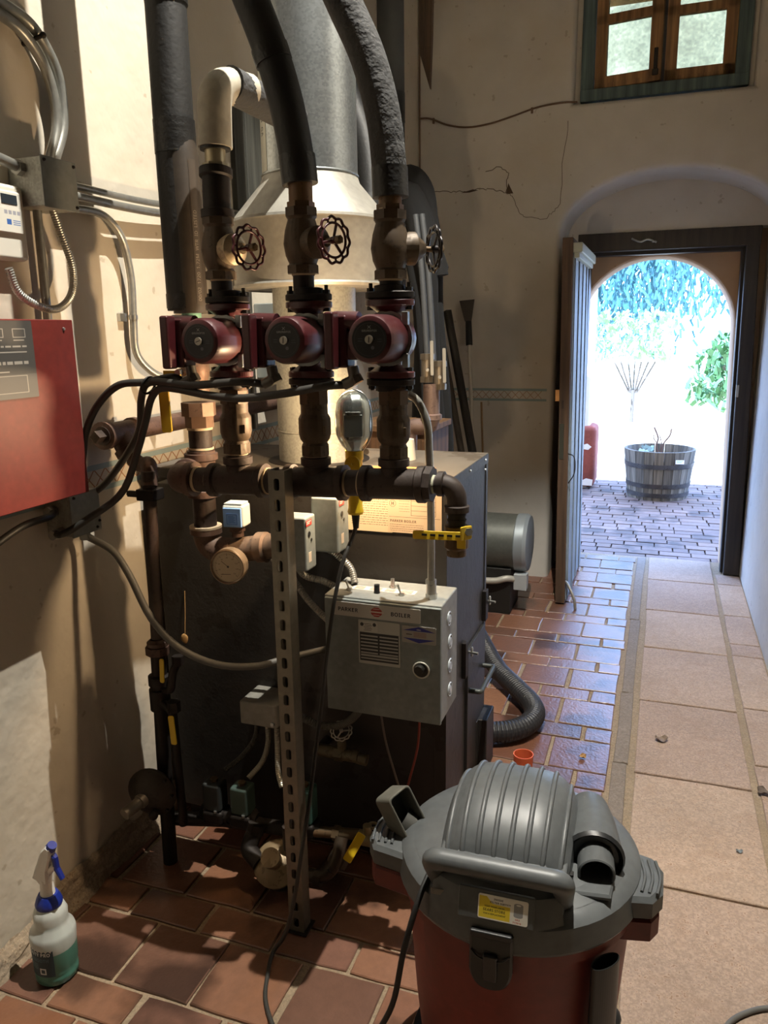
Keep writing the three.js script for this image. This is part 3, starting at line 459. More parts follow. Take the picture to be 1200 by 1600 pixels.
RISER_X.forEach((x0, i) => {
  const x = x0 - 0.004 - i * 0.0005, p = thing('circulator_pump', ['red circulator pump at the left end, next to the black standing pipe', 'red circulator pump in the middle of the three', 'red circulator pump at the right end, above the work lamp'][i], 'pump', [x, 1.487, MZ], 0, 'red circulator pumps');
  part('pump_body', [cyl(0.024, 0.027, 0.16, [0, -0.08, 0], UP, 20), lathe([[0, -0.03], [0.048, -0.03], [0.052, -0.022], [0.052, 0.02], [0.046, 0.03], [0, 0.03]], [0, 0, 0], [0, 0, 1], 28), flangeEars(0.068, 0.014), flangeEars(-0.083, 0.014), lathe([[0.027, 0], [0.044, 0.012], [0.044, 0.016]], [0, 0.055, 0], UP, 20), lathe([[0.044, 0], [0.044, 0.004], [0.027, 0.016]], [0, -0.072, 0], UP, 20)], M.pumpRed, p);
  part('clamp_band', [cyl(0.058, 0.058, 0.006, [0, 0, 0.022], [0, 0, 1], 28), cube(0.038, 0.05, -0.06, -0.03, 0.018, 0.034, 0.002), cube(0.036, 0.05, 0.028, 0.056, 0.018, 0.034, 0.002)], mat('#8d8e8c', 0.35, 0.8), p);
  const mot = part('motor_housing', lathe([[0.05, 0.028], [0.0505, 0.03], [0.0495, 0.118], [0.046, 0.126], [0.039, 0.129], [0, 0.129]], [0, 0, 0], [0, 0, 1], 36, 0.5), M.pumpRed, p);
  const disc = new THREE.CircleGeometry(0.037, 36); const dm = part('name_disc', [prep(disc)], mat('#ffffff', 0.4, 0, { map: faceTex }), mot, true); dm.position.z = 0.1295;
  part('vent_screw', [cyl(0.009, 0.0085, 0.004, [0, 0, 0.129], [0, 0, 1], 18)], mat('#a9a59a', 0.4, 0.6), mot);
  part('screw_slot', box(0.012, 0.0014, 0.001, 0, 0, 0.1334, 0.0003), M.black, mot).rotation.z = i === 0 ? 0.3 : 1.5;
  const term = part('terminal_box', [box(0.022, 0.116, 0.034, -0.091, -0.002, 0.108, 0.005), box(0.03, 0.108, 0.05, -0.078, -0.004, 0.07, 0.006), sweep([[-0.096, 0.038, 0.075], [-0.088, 0.038, 0.075], [-0.042, 0.036, 0.075]], (u) => 0.0205, 18), box(0.05, 0.06, 0.04, -0.055, -0.012, 0.07, 0.006)], M.pumpRed, p);
  part('cable_gland', [hex(0.013, 0.016, [-0.05, -0.075, 0.085], [0.5, -0.9, 0]), sweep(bent([[-0.055, -0.055, 0.085], [-0.05, -0.082, 0.085], [i === 0 ? -0.08 : -0.075, -0.093, 0.085]], 0.012, 5), 0.012, 10)], mat('#5d5a54', 0.4, 0.6), term);
  for (const s of [1, -1]) {
    const fl = part('companion_flange', [flangeEars(s > 0 ? 0.084 : -0.099, 0.014), lathe([[0.024, 0], [0.033, 0.001], [0.033, 0.014], [0.024, 0.016]], [0, s > 0 ? 0.096 : -0.097, 0], s > 0 ? UP : [0, -1, 0], 20)], M.ironBlack, p);
    for (const bx of [-0.043, 0.043]) part('flange_bolt', [hex(0.0085, 0.008, [bx, s > 0 ? 0.098 : -0.107, 0]), cyl(0.0045, 0.0045, 0.05, [bx, s > 0 ? 0.066 : -0.11, 0], UP, 8), hex(0.0085, 0.008, [bx, s > 0 ? 0.06 : -0.069, 0])], mat('#3a3630', 0.5, 0.6), fl);
  }
});
// ---- gate valves with handwheels above the pumps
function handwheelGeo(R) {               // scalloped double rim with links, three spokes, hub
  const k = 11, out = [], rim = [];
  for (let i = 0; i <= 110; i++) { const a = i / 110 * 2 * PI, r = R * (0.965 + 0.045 * Math.cos(a * k)); rim.push([r * Math.cos(a), 0, r * Math.sin(a)]); }
  out.push(sweep(rim, R * 0.065, 7, false), torus(R * 0.74, R * 0.06, [0, 0, 0], UP, 44, 7));
  for (let i = 0; i < k; i++) { const a = (i + 0.5) / k * 2 * PI, c = Math.cos(a), s = Math.sin(a); out.push(cyl(R * 0.055, R * 0.055, R * 0.24, [c * R * 0.72, 0, s * R * 0.72], [c, 0, s], 6)); }
  for (let i = 0; i < 3; i++) { const a = i / 3 * 2 * PI + 0.35; out.push(box(R * 0.66, R * 0.09, R * 0.13, R * 0.42, -R * 0.03, 0, R * 0.03).rotateY(a)); }
  out.push(cyl(R * 0.17, R * 0.17, R * 0.26, [0, -R * 0.1, 0], UP, 14)); return out;
}
const GATE = [[-0.963, 1.685, [1, 0, 0.35]], [-0.757, 1.69, [1, 0, 0.42]], [-0.555, 1.672, [0.8, 0, -0.6]]];
GATE.forEach(([x, y, d], i) => {
  const v = thing('gate_valve', ['gate valve with dark red handwheel above the left pump, below the white pipe', 'gate valve with dark red handwheel above the middle pump', 'gate valve with black handwheel turned away above the right pump'][i], 'valve', [x, y, MZ], 0, 'gate valves above the pumps');
  part('body', [lathe([[0.026, -0.062], [0.033, -0.061], [0.033, -0.046], [0.03, -0.041], [0.037, -0.025], [0.041, 0], [0.037, 0.027], [0.03, 0.05], [0.033, 0.056], [0.033, 0.073], [0.026, 0.074], [0, 0.074]], [0, 0, 0], UP, 24, 0.5)], M.bronze, v);
  each('hex_end', [hex(0.036, 0.017, [0, -0.062, 0], UP, 8), hex(0.036, 0.018, [0, 0.056, 0], UP, 8)], M.bronze, v);
  const dir = arr(d).normalize(), at = (t) => [dir.x * t, 0, dir.z * t];
  part('bonnet', [lathe([[0.03, 0], [0.032, 0.02], [0.034, 0.026], [0.034, 0.038], [0.026, 0.044], [0.018, 0.056], [0.012, 0.062], [0, 0.062]], at(0.015), d, 24, 0.5)], i === 0 ? mat('#b2a68c', 0.5, 0.3, { map: T.rust }) : M.bronze, v);
  part('stem', [cyl(0.006, 0.005, 0.05, at(0.07), d, 10), hex(0.009, 0.01, at(0.108), d)], M.brass, v);
  const w = part('handwheel', handwheelGeo(0.047).map((g) => orient(g, at(0.098), d)), i === 2 ? mat('#1a1416', 0.35, 0.2) : mat('#43191b', 0.4, 0.1), v);
  part('lower_nipple', [cyl(0.0235, 0.0235, 0.06, [0, -0.115, 0], UP, 20)], M.ironBlack, v);
  each('sealed_joint', [cyl(0.0255, 0.0255, 0.005, [0, -0.066, 0], UP, 20), cyl(0.0255, 0.0255, 0.005, [0, 0.0735, 0], UP, 20)], M.thread, v);
});
// ---- pipes going up from the valves
{
  const y0 = 1.76;
  const a = thing('white_jacketed_pipe', 'white-jacketed pipe elbow turning back toward the wall above the left valve', 'pipe');
  part('iron_elbow', [sweep(bent([[-0.963, 1.755, MZ], [-0.963, 1.80, MZ], [-0.968, 1.86, MZ - 0.012]], 0.03, 6), 0.031, 20), lathe([[0.026, 0], [0.037, 0.001], [0.037, 0.018], [0.031, 0.02]], [-0.963, 1.755, MZ], UP, 20), lathe([[0.031, 0], [0.037, 0.004], [0.037, 0.02], [0.024, 0.021]], [-0.967, 1.84, MZ - 0.008], [-0.04, 1, -0.15], 20)], M.ironBlack, a);
  part('adapter', [hex(0.029, 0.014, [-0.968, 1.858, MZ - 0.012]), cyl(0.023, 0.023, 0.045, [-0.968, 1.868, MZ - 0.013], UP, 20)], mat('#b5a98c', 0.4, 0.6), a);
  part('foam_end', cyl(0.034, 0.034, 0.02, [-0.968, 1.90, MZ - 0.015], UP, 24), M.foamTape, a);
  part('white_jacket', [sweep(bent([[-0.968, 1.905, MZ - 0.015], [-0.966, 2.04, MZ - 0.02], [-0.94, 2.045, MZ - 0.13]], 0.06, 10), 0.038, 22)], M.whiteWrap, a);
  part('grey_jacket', [sweep([[-0.95, 2.044, MZ - 0.06], [-0.925, 2.034, MZ - 0.34]], 0.039, 20)], M.foamGrey, a);
  const b = thing('insulated_riser', 'black foam-insulated pipe bending up from the middle valve in front of the flue', 'pipe');
  part('brass_nipple', [cyl(0.026, 0.026, 0.06, [-0.757, 1.765, MZ], UP, 20), hex(0.03, 0.014, [-0.757, 1.762, MZ])], M.brass, b);
  part('foam_sleeve', [sweep(smooth([[-0.757, 1.815, MZ], [-0.768, 1.90, MZ], [-0.785, 1.99, MZ + 0.005], [-0.815, 2.09, MZ + 0.01], [-0.865, 2.22, MZ + 0.02], [-0.94, 2.42, MZ + 0.03], [-0.98, 2.8, MZ + 0.03], [-0.99, CEIL, MZ + 0.03]], 40), 0.037, 22)], M.foam, b);
  each('tape_band', [sweep(smooth([[-0.757, 1.812, MZ], [-0.7625, 1.87, MZ]], 4), 0.039, 22), sweep(smooth([[-0.803, 2.05, MZ + 0.008], [-0.812, 2.08, MZ + 0.0095]], 4), 0.0395, 22)], M.foamTape, b);
  const c = thing('insulated_riser', 'grey-black foam-insulated pipe curving up from the right valve beside the flue', 'pipe');
  part('brass_nipple', [cyl(0.024, 0.024, 0.05, [-0.554, 1.745, MZ], UP, 20), hex(0.029, 0.014, [-0.554, 1.744, MZ])], M.brass, c);
  part('foam_sleeve', [sweep(smooth([[-0.553, 1.775, MZ], [-0.556, 1.84, MZ], [-0.567, 1.93, MZ], [-0.598, 2.04, MZ], [-0.65, 2.15, MZ], [-0.72, 2.30, MZ], [-0.8, 2.6, MZ], [-0.82, CEIL, MZ]], 40), 0.036, 22)], M.foamGrey, c);
  each('tape_band', [sweep(smooth([[-0.553, 1.772, MZ], [-0.5545, 1.83, MZ]], 4), 0.0378, 22)], M.foamTape, c);
}
// ---- tall black standing pipe on the left, with valve, union and tee below
{
  const X = -1.125, Z = -1.72, r = 0.03;
  const s = thing('standing_pipe', 'tall black-wrapped vertical pipe left of the pumps with rusty fittings below', 'pipe');
  part('black_wrap', [sweep([[X, 1.56, Z], [X - 0.002, 1.9, Z], [X, CEIL, Z]], 0.047, 26)], M.foam, s);
  part('brown_lining', [lathe([[0.03, 0], [0.0425, 0], [0.0425, 0.36], [0.035, 0.4]], [X + 0.012, 1.553, Z + 0.001], UP, 22)], M.brownWrap, s);
  each('tape_band', [cyl(0.049, 0.049, 0.075, [X - 0.001, 1.92, Z], UP, 26), cyl(0.049, 0.049, 0.06, [X, 2.24, Z], UP, 26), cyl(0.0485, 0.0485, 0.035, [X, 1.565, Z], UP, 26)], M.foamTape, s);
  const wp = canvasTex(64, 1024, (x, w, h) => { x.fillStyle = '#453c33'; x.fillRect(0, 0, w, h); x.fillStyle = '#8a8274'; x.font = '40px sans-serif'; x.save(); x.translate(46, 1010); x.rotate(-PI / 2); x.fillText('00/02  1720  1.72M  WTR  ID  LISTED', 10, 0); x.restore(); });
  part('wrap_print', prep(new THREE.CylinderGeometry(0.0429, 0.0429, 0.33, 6, 1, true, 0.95, 0.45)), mat('#ffffff', 0.5, 0, { map: wp }), s, true).position.set(X + 0.012, 1.553 + 0.185, Z + 0.001);
  part('copper_stub', cyl(0.024, 0.024, 0.10, [X + 0.012, 1.46, Z], UP, 18), mat('#7fae9a', 0.6, 0.3), s);
  part('ball_valve_body', [lathe([[0.026, 0], [0.033, 0.004], [0.033, 0.03], [0.03, 0.034], [0.036, 0.05], [0.036, 0.07], [0.03, 0.085], [0.033, 0.09], [0.033, 0.115], [0.026, 0.118]], [X + 0.012, 1.355, Z], UP, 20, 0.5)], mat('#7d685a', 0.55, 0.35, { map: T.rust }), s);
  const u = part('union_nut', [hex(0.044, 0.034, [X + 0.014, 1.30, Z], UP, 8), hex(0.036, 0.03, [X + 0.014, 1.27, Z], UP, 6)], mat('#806858', 0.55, 0.35, { map: T.rust }), s);
  each('sealed_joint', [cyl(0.0325, 0.0325, 0.006, [X + 0.014, 1.264, Z], UP, 20), cyl(0.0325, 0.0325, 0.005, [X + 0.014, 1.213, Z], UP, 20)], M.thread, s);
  part('pipe_nipple', cyl(0.03, 0.03, 0.06, [X + 0.014, 1.21, Z], UP, 20), M.iron, s);
  part('tee_fitting', [cyl(0.036, 0.036, 0.12, [X + 0.012, 1.09, Z], UP, 22), lathe([[0.03, 0], [0.043, 0.002], [0.043, 0.018], [0.036, 0.022]], [X + 0.012, 1.205, Z], [0, -1, 0], 22), lathe([[0.03, 0], [0.043, 0.002], [0.043, 0.018], [0.036, 0.022]], [X + 0.012, 1.088, Z], UP, 22), cyl(0.037, 0.037, 0.05, [X, 1.153, Z + 0.0], [0, 0, 1], 22)], M.ironRed, s);
  part('drop_pipe', cyl(0.03, 0.03, 0.10, [X + 0.012, 0.99, Z], UP, 20), M.iron, s);
  part('elbow_fitting', [sweep(bent([[X + 0.012, 1.0, Z], [X + 0.012, 0.945, Z], [X + 0.09, 0.945, Z]], 0.05, 10), 0.035, 20), lathe([[0.03, 0], [0.042, 0.002], [0.042, 0.018], [0.035, 0.022]], [X + 0.012, 1.008, Z], [0, -1, 0], 22)], mat('#6e5a4e', 0.6, 0.15, { map: T.rust }), s);
  each('sealed_joint', [cyl(0.0425, 0.0425, 0.006, [X + 0.012, 1.005, Z], UP, 22)], M.thread, s);
  part('inlet_pipe', [sweep([[X + 0.08, 0.945, Z], [X + 0.18, 0.962, Z - 0.01], [X + 0.22, 0.968, Z - 0.015]], 0.033, 20), sweep(bent([[X + 0.2, 0.966, Z - 0.013], [X + 0.255, 0.972, Z - 0.02], [X + 0.255, 0.972, BF]], 0.035, 8), 0.034, 20), lathe([[0.033, 0], [0.04, 0.002], [0.04, 0.025], [0.033, 0.03]], [X + 0.16, 0.96, Z - 0.008], [1, 0.1, 0], 22)], mat('#786759', 0.6, 0.15, { map: T.rust }), s);
  const h = part('lever_handle', [turn(extrude(rrect(0.028, 0.13, 0.008), 0.005, 0.001), 0, 0.15, 0.02, X - 0.053, 1.325, Z + 0.045), box(0.05, 0.02, 0.006, X - 0.03, 1.405, Z + 0.04, 0.002)], M.yellowDull, s);
  part('handle_nut', [hex(0.009, 0.012, [X - 0.012, 1.41, Z + 0.032], [0, 0, 1])], M.steel, h);
}
// pressure gauge and blue flow switch on the inlet
{
  const g = thing('pressure_gauge', 'round dial pressure gauge with dull cream face on the inlet pipe', 'gauge', [-1.012, 0.925, -1.655], 0.18);
  part('case', lathe([[0, -0.03], [0.03, -0.03], [0.046, -0.022], [0.047, 0.006], [0.044, 0.009], [0.041, 0.007], [0.041, 0.003]], [0, 0, 0], [0, 0, 1], 32, 0.5), mat('#8f7a62', 0.4, 0.5), g);
  const t = canvasTex(256, 256, (x) => { x.fillStyle = '#c9b899'; x.fillRect(0, 0, 256, 256); x.translate(128, 128); x.strokeStyle = x.fillStyle = '#453a30'; for (let i = 0; i <= 40; i++) { const a = 2.2 + i / 40 * 4.9; x.lineWidth = i % 5 ? 1.5 : 3; x.beginPath(); x.moveTo(108 * Math.cos(a), 108 * Math.sin(a)); x.lineTo((i % 5 ? 98 : 90) * Math.cos(a), (i % 5 ? 98 : 90) * Math.sin(a)); x.stroke(); } x.font = '15px sans-serif'; x.textAlign = 'center'; for (let i = 0; i <= 8; i++) { const a = 2.2 + i / 8 * 4.9; x.fillText(String(i * 20), 74 * Math.cos(a), 74 * Math.sin(a) + 5); } x.lineWidth = 4; x.beginPath(); x.moveTo(20, 60); x.lineTo(-62, 62); x.stroke(); x.beginPath(); x.moveTo(6, 4); x.lineTo(-52, -44); x.stroke(); x.beginPath(); x.arc(0, 0, 9, 0, 7); x.fill(); });
  part('dial', prep(new THREE.CircleGeometry(0.042, 32)), mat('#ffffff', 0.45, 0, { map: t }), g, true).position.z = 0.004;
  part('stem', cyl(0.009, 0.009, 0.05, [0, 0, -0.075], [0, 0, 1], 12), M.brass, g);
  const f = thing('flow_switch', 'pale blue plastic flow switch standing on the inlet pipe', 'switch', [-1.015, 0.995, -1.715], 0.1);
  part('housing', [box(0.058, 0.058, 0.05, 0, 0.052, 0, 0.006), box(0.05, 0.008, 0.042, 0, 0.082, 0, 0.002)], mat('#b9bcb4', 0.5), f);
  part('front_cover', box(0.05, 0.05, 0.006, 0, 0.05, 0.027, 0.002), M.blueLabel, f);
  const ft = canvasTex(128, 128, (x) => { x.fillStyle = '#6f98d0'; x.fillRect(0, 0, 128, 128); x.strokeStyle = '#2f5aa0'; x.lineWidth = 5; x.strokeRect(10, 10, 108, 108); x.fillStyle = '#2f5aa0'; for (let i = 0; i < 6; i++) x.fillRect(24, 26 + i * 14, 60 + (i * 13) % 24, 6); });
  plate('printed_label', 0.032, 0.03, ft, f, { th: 0.001 }).position.set(0, 0.046, 0.0295);
  part('neck', [cyl(0.016, 0.014, 0.03, [0, -0.005, 0], UP, 16), hex(0.02, 0.012, [0, 0.008, 0])], M.ironRed, f);
}
// ---- slotted strut holding the header
{
  const s = thing('slotted_strut', 'upright slotted steel channel standing on the floor in front of the header', 'strut', [-0.797, 0, -1.545]);
  const L = 1.205, w = 0.041, web = new THREE.Shape(); web.moveTo(-w / 2, 0); web.lineTo(w / 2, 0); web.lineTo(w / 2, L); web.lineTo(-w / 2, L); web.closePath();
  for (let y = 0.03; y < L - 0.02; y += 0.0476) web.holes.push(rrect(0.0135, 0.027, 0.0065, 0, y, THREE.Path));
  part('web', [extrude(web, 0.0028, 0.0006, 5).translate(0, 0, 0.0175)], M.strut, s);
  part('flange', [cube(-w / 2, -w / 2 + 0.0026, 0, L, -0.021, 0.019, 0.001), cube(-w / 2, -w / 2 + 0.009, 0, L, -0.021, -0.0185, 0.001)], M.strut, s);
  part('flange', [cube(w / 2 - 0.0026, w / 2, 0, L, -0.021, 0.019, 0.001), cube(w / 2 - 0.009, w / 2, 0, L, -0.021, -0.0185, 0.001)], M.strut, s);
  part('foot_plate', cube(-0.026, 0.03, 0, 0.005, -0.03, 0.028, 0.001), M.ironBlack, s);
}
// ---- thin conduit curving down from the right pump into the control box
{
  const c = thing('curved_conduit', 'thin steel conduit curving down past the header into the control box', 'conduit');
  part('tube', sweep(smooth([[-0.543, 1.363, -1.70], [-0.522, 1.349, -1.70], [-0.499, 1.301, -1.70], [-0.495, 1.233, -1.705], [-0.496, 1.05, -1.725], [-0.503, 0.88, -1.75]], 40), 0.009, 14), M.emt, c, true);
  part('connector', [hex(0.015, 0.012, [-0.503, 0.8605, -1.752]), cyl(0.0125, 0.0125, 0.03, [-0.503, 0.872, -1.751], UP, 14), hex(0.014, 0.01, [-0.503, 0.9, -1.748])], M.steel, c);
}
// ---- drain valve with long yellow lever at the right end of the header
{
  const v = thing('drain_valve', 'drain ball valve with long yellow lever at the right end of the header', 'valve', [-0.407, 1.085, MZ]);
  part('body', [lathe([[0.02, 0], [0.027, 0.002], [0.027, 0.018], [0.023, 0.022], [0.027, 0.035], [0.027, 0.05], [0.022, 0.056], [0.022, 0.07], [0.014, 0.072], [0, 0.072]], [0, 0, 0], [0, -1, 0], 20, 0.5), hex(0.026, 0.016, [0, -0.03, 0])], mat('#6b5a45', 0.45, 0.6, { map: T.rust }), v);
  const l = part('lever_handle', [turn(extrude(rrect(0.118, 0.019, 0.005), 0.004, 0.001), -0.15, 0, 0.035, -0.03, -0.017, 0.038), turn(extrude(rrect(0.03, 0.03, 0.004), 0.004, 0.001), 0, 0.9, 0, 0.028, -0.008, 0.034), box(0.02, 0.035, 0.005, 0.018, -0.028, 0.03, 0.002)], M.yellow, v);
  part('lever_print', [...Array(5)].map((_, i) => box(0.012, 0.005, 0.001, -0.062 + i * 0.019, -0.0165 + i * 0.0005, 0.0425, 0.0003)), M.black, l);
  part('handle_nut', [hex(0.009, 0.012, [0.032, -0.006, 0.03], [0.5, 0.2, 1]), cyl(0.005, 0.005, 0.03, [0.018, -0.012, 0.01], [0.5, 0.2, 1], 10)], M.steel, v);
}
// ================================================================ things on the left wall
const WX = LX;                                            // wall face
{ // red sheet-metal panel
  const p = thing('red_panel', 'red sheet-metal pump control panel with dark label plate on the left wall', 'panel', [WX, 1.338, -1.24]);
  part('case', [cube(0, 0.148, -0.197, 0.197, -0.243, 0.243, 0.003)], M.redPanel, p);
  part('front_cover', [cube(0.145, 0.152, -0.2, 0.2, -0.246, 0.246, 0.002)], M.redPanel, p);
  const t = canvasTex(512, 320, (x, w, h) => { x.fillStyle = '#4a4845'; x.fillRect(0, 0, w, h); x.fillStyle = '#5c5a56'; x.fillRect(0, 220, w, 100); x.strokeStyle = '#a79f94'; x.lineWidth = 3; for (const a of [250, 340, 430]) x.strokeRect(a, 34, 50, 34); x.fillStyle = '#a79f94'; for (let i = 0; i < 3; i++) { x.fillRect(250 + 90 * i, 78, 44, 4); } x.fillRect(20, 126, 460, 5); x.fillRect(20, 206, 380, 5); for (let k = 0, p = 30; p < 480; k++) { const l = 10 + (k * 37) % 26; x.fillRect(p, 102, l, 7); x.fillRect(p, 166, l, 13); p += l + 6; } x.strokeRect(40, 226, 430, 70); });
  const pl = plate('label_plate', 0.34, 0.16, t, p, { rough: 0.45 }); pl.rotation.y = PI / 2; pl.position.set(0.152, 0.117, 0.052);
  part('cover_screw', cyl(0.004, 0.003, 0.003, [0.152, 0.18, -0.215], [1, 0, 0], 10), M.steel, p);
}
{ // big grey junction box with its conduits
  const b = thing('junction_box', 'square grey junction box on the left wall above the red panel', 'junction box', [WX, 1.842, -1.555]);
  part('box', [cube(0, 0.095, -0.052, 0.052, -0.053, 0.053, 0.002)], M.galvDull, b);
  part('cover', [cube(0.095, 0.099, -0.055, 0.055, -0.056, 0.056, 0.002)], mat('#8f9391', 0.45, 0.25, { map: T.mottle }), b);
  each('cover_screw', [[0.045, 0.047], [-0.045, -0.047], [0.045, -0.047]].map(([y, z]) => cyl(0.004, 0.003, 0.004, [0.099, y, z], [1, 0, 0], 8)), M.ironBlack, b);
  const l = thing('junction_box', 'lower grey junction box under the far corner of the red panel', 'junction box', [WX, 1.068, -1.548]);
  part('box', [cube(0, 0.078, -0.053, 0.053, -0.05, 0.05, 0.002)], M.galvDull, l);
  part('cover', [cube(0.078, 0.082, -0.055, 0.055, -0.053, 0.053, 0.002)], mat('#9a9e9c', 0.45, 0.2, { map: T.mottle }), l);
  each('cover_screw', [[0.045, 0.04], [-0.03, -0.045], [-0.045, -0.035]].map(([y, z]) => cyl(0.004, 0.003, 0.004, [0.082, y, z], [1, 0, 0], 8)), M.ironBlack, l);
  part('gland', [hex(0.014, 0.02, [0.05, -0.04, 0.052], [0, 0, 1]), cyl(0.012, 0.012, 0.03, [0.05, -0.04, 0.06], [0, 0, 1], 14), hex(0.015, 0.022, [0.03, 0.012, 0.052], [0, 0, 1])], M.steel, l);
  part('gland', [hex(0.014, 0.025, [0.045, -0.055, -0.03], [0, -1, 0]), hex(0.014, 0.02, [0.05, 0.02, -0.052], [0, 0.3, -1])], M.steel, l);
}
{ // electronic timer
  const t = thing('wall_timer', 'small pale electronic timer box at the left edge above the red panel', 'timer', [WX, 1.752, -1.425]);
  part('case', [cube(0, 0.04, -0.082, 0.08, -0.075, 0.072, 0.01)], mat('#cfcabd', 0.5), t);
  part('raised_face', [cube(0.036, 0.046, -0.025, 0.065, -0.06, 0.055, 0.006)], mat('#d6d2c6', 0.5), t);
  part('display', [cube(0.0455, 0.0475, 0.036, 0.056, -0.045, 0.0, 0.0005)], mat('#2b3238', 0.25), t);
  const k = canvasTex(128, 96, (x) => { x.fillStyle = '#d6d2c6'; x.fillRect(0, 0, 128, 96); x.fillStyle = '#9a9aa2'; for (let i = 0; i < 4; i++) x.fillRect(66 + i * 15, 8, 11, 16); x.fillStyle = '#3b62a4'; x.fillRect(72, 44, 16, 22); x.fillStyle = '#6c80a8'; for (let i = 0; i < 3; i++) x.fillRect(94, 46 + i * 8, 26, 4); });
  const s = plate('keypad_print', 0.105, 0.05, k, t, { th: 0.0008 }); s.rotation.y = PI / 2; s.position.set(0.046, 0.002, -0.003);
}
const EMT = (pts, r = 0.0105, R = 0.03) => sweep(bent(pts, R, 8), r, 12);
{
  const x = WX + 0.03;
  const bend = (dx, dz, up) => sweep(smooth([[x + dx, 2.20 + up, 0.8 + dz], [x + dx, 2.195 + up, -0.6 + dz], [x + dx, 2.19 + up, -1.30 + dz], [x + dx, 2.185 + up, -1.48 + dz], [x + dx, 2.165 + up, -1.565 + dz], [x + dx, 2.10 + up * 0.6, -1.628 + dz], [x + dx, 2.0, -1.643 + dz * 0.6], [x + dx, 1.89, -1.60 + dz * 0.2]], 70), 0.0125, 14);
  solo('wall_conduit', bend(0, 0.0, 0), M.emt, 'nearest of the thick curved conduits sweeping down to the upper junction box', 'conduit', 'curved conduits at the top left', true);
  solo('wall_conduit', bend(0.004, -0.028, 0.02), M.emt, 'outer curved conduit of the bundle sweeping to the upper junction box', 'conduit', 'curved conduits at the top left', true);
  solo('wire_hook', [cyl(0.005, 0.005, 0.06, [WX, 2.155, -1.592], [1, 0.2, 0], 8), ball(0.007, [WX + 0.06, 2.167, -1.592])], M.ironBlack, 'dark bent nail hooked over the curved conduits near the top', 'nail');
  solo('wall_conduit', [sweep(bent([[x + 0.005, 1.95, 0.8], [x + 0.005, 1.91, -1.20], [x + 0.005, 1.895, -1.36], [x + 0.008, 1.872, -1.508]], 0.04), 0.012, 12), hex(0.017, 0.015, [x + 0.008, 1.872, -1.502], [0, 0, 1])], M.emt, 'short horizontal conduit entering the upper junction box from the left', 'conduit');
  [['upper thin conduit running right from the upper junction box', 1.862, 0.0, 0.009], ['lower thin conduit running right from the upper junction box', 1.835, 0.012, 0.011]].forEach(([l, y, o, r]) => solo('wall_conduit', EMT([[x + 0.01 + o, y, -1.608], [x + 0.01 + o, y + 0.0, -1.9], [x + o, y + 0.035, -2.6]], r, 0.1), M.emt, l, 'conduit'));
  const s = thing('wall_conduit', 'long bent conduit dropping from the upper junction box beside the black pipe', 'conduit');
  part('tube', sweep(smooth([[x, 1.80, -1.605], [x, 1.812, -1.70], [x, 1.805, -1.79], [x, 1.762, -1.848], [x, 1.664, -1.876], [x, 1.544, -1.872], [x, 1.45, -1.875], [x + 0.02, 1.40, -1.91], [x + 0.05, 1.375, -1.95]], 50), 0.0105, 14), M.emt, s, true);
  part('strap', [cyl(0.0125, 0.0125, 0.012, [x, 1.545, -1.872], UP, 14), cube(WX, WX + 0.012, 1.54, 1.562, -1.868, -1.84, 0.001)], M.steel, s);
  solo('wall_conduit', sweep([[x - 0.005, 1.79, -1.553], [x - 0.008, 1.53, -1.553]], 0.0105, 12), M.emt, 'straight conduit dropping from the junction box behind the red panel', 'conduit');
  solo('flex_conduit', [corrugated([[x + 0.02, 1.795, -1.575], [x + 0.022, 1.745, -1.592], [x + 0.025, 1.66, -1.618], [x + 0.028, 1.60, -1.60], [x + 0.03, 1.567, -1.55], [x + 0.03, 1.57, -1.49], [x + 0.02, 1.60, -1.44], [x + 0.02, 1.65, -1.42]], 0.0095, 0.0055)], M.emt, 'ribbed metal conduit looping from the junction box above the red panel', 'conduit', undefined, true);
}
// ---- rusty branch pipe along the wall with a plugged tee
{
  const x = WX + 0.062, y = 1.247, r = 0.026;
  const p = thing('wall_pipe', 'rusty brown pipe along the left wall ending in a plugged tee', 'pipe');
  part('run', sweep([[x, y, -1.76], [x, y + 0.005, -3.2]], r, 18), M.ironRed, p);
  part('tee_fitting', [cyl(0.031, 0.031, 0.13, [x, y, -1.665], [0, 0, -1], 20), lathe([[0.02, 0], [0.037, 0.001], [0.037, 0.02], [0.031, 0.023]], [x, y, -1.66], [0, 0, -1], 20), lathe([[0.031, 0], [0.036, 0.003], [0.036, 0.02], [0.026, 0.021]], [x, y, -1.775], [0, 0, -1], 20), cyl(0.03, 0.03, 0.065, [x, y, -1.725], [0.5, -0.85, 0], 18), lathe([[0.03, 0], [0.036, 0.002], [0.036, 0.018], [0.024, 0.02]], [x + 0.022, y - 0.038, -1.725], [0.5, -0.85, 0], 18)], M.ironRed, p);
  part('plug', [hex(0.016, 0.03, [x, y, -1.66], [0, 0, 1], 4), cyl(0.025, 0.025, 0.01, [x, y, -1.668], [0, 0, 1], 18)], M.iron, p);
  part('branch_elbow', [sweep(bent([[x + 0.04, y - 0.07, -1.725], [x + 0.075, y - 0.085, -1.715], [-1.245, y - 0.07, -1.68], [-1.235, 1.12, -1.66]], 0.02, 6), 0.021, 16)], M.ironRed, p);
}
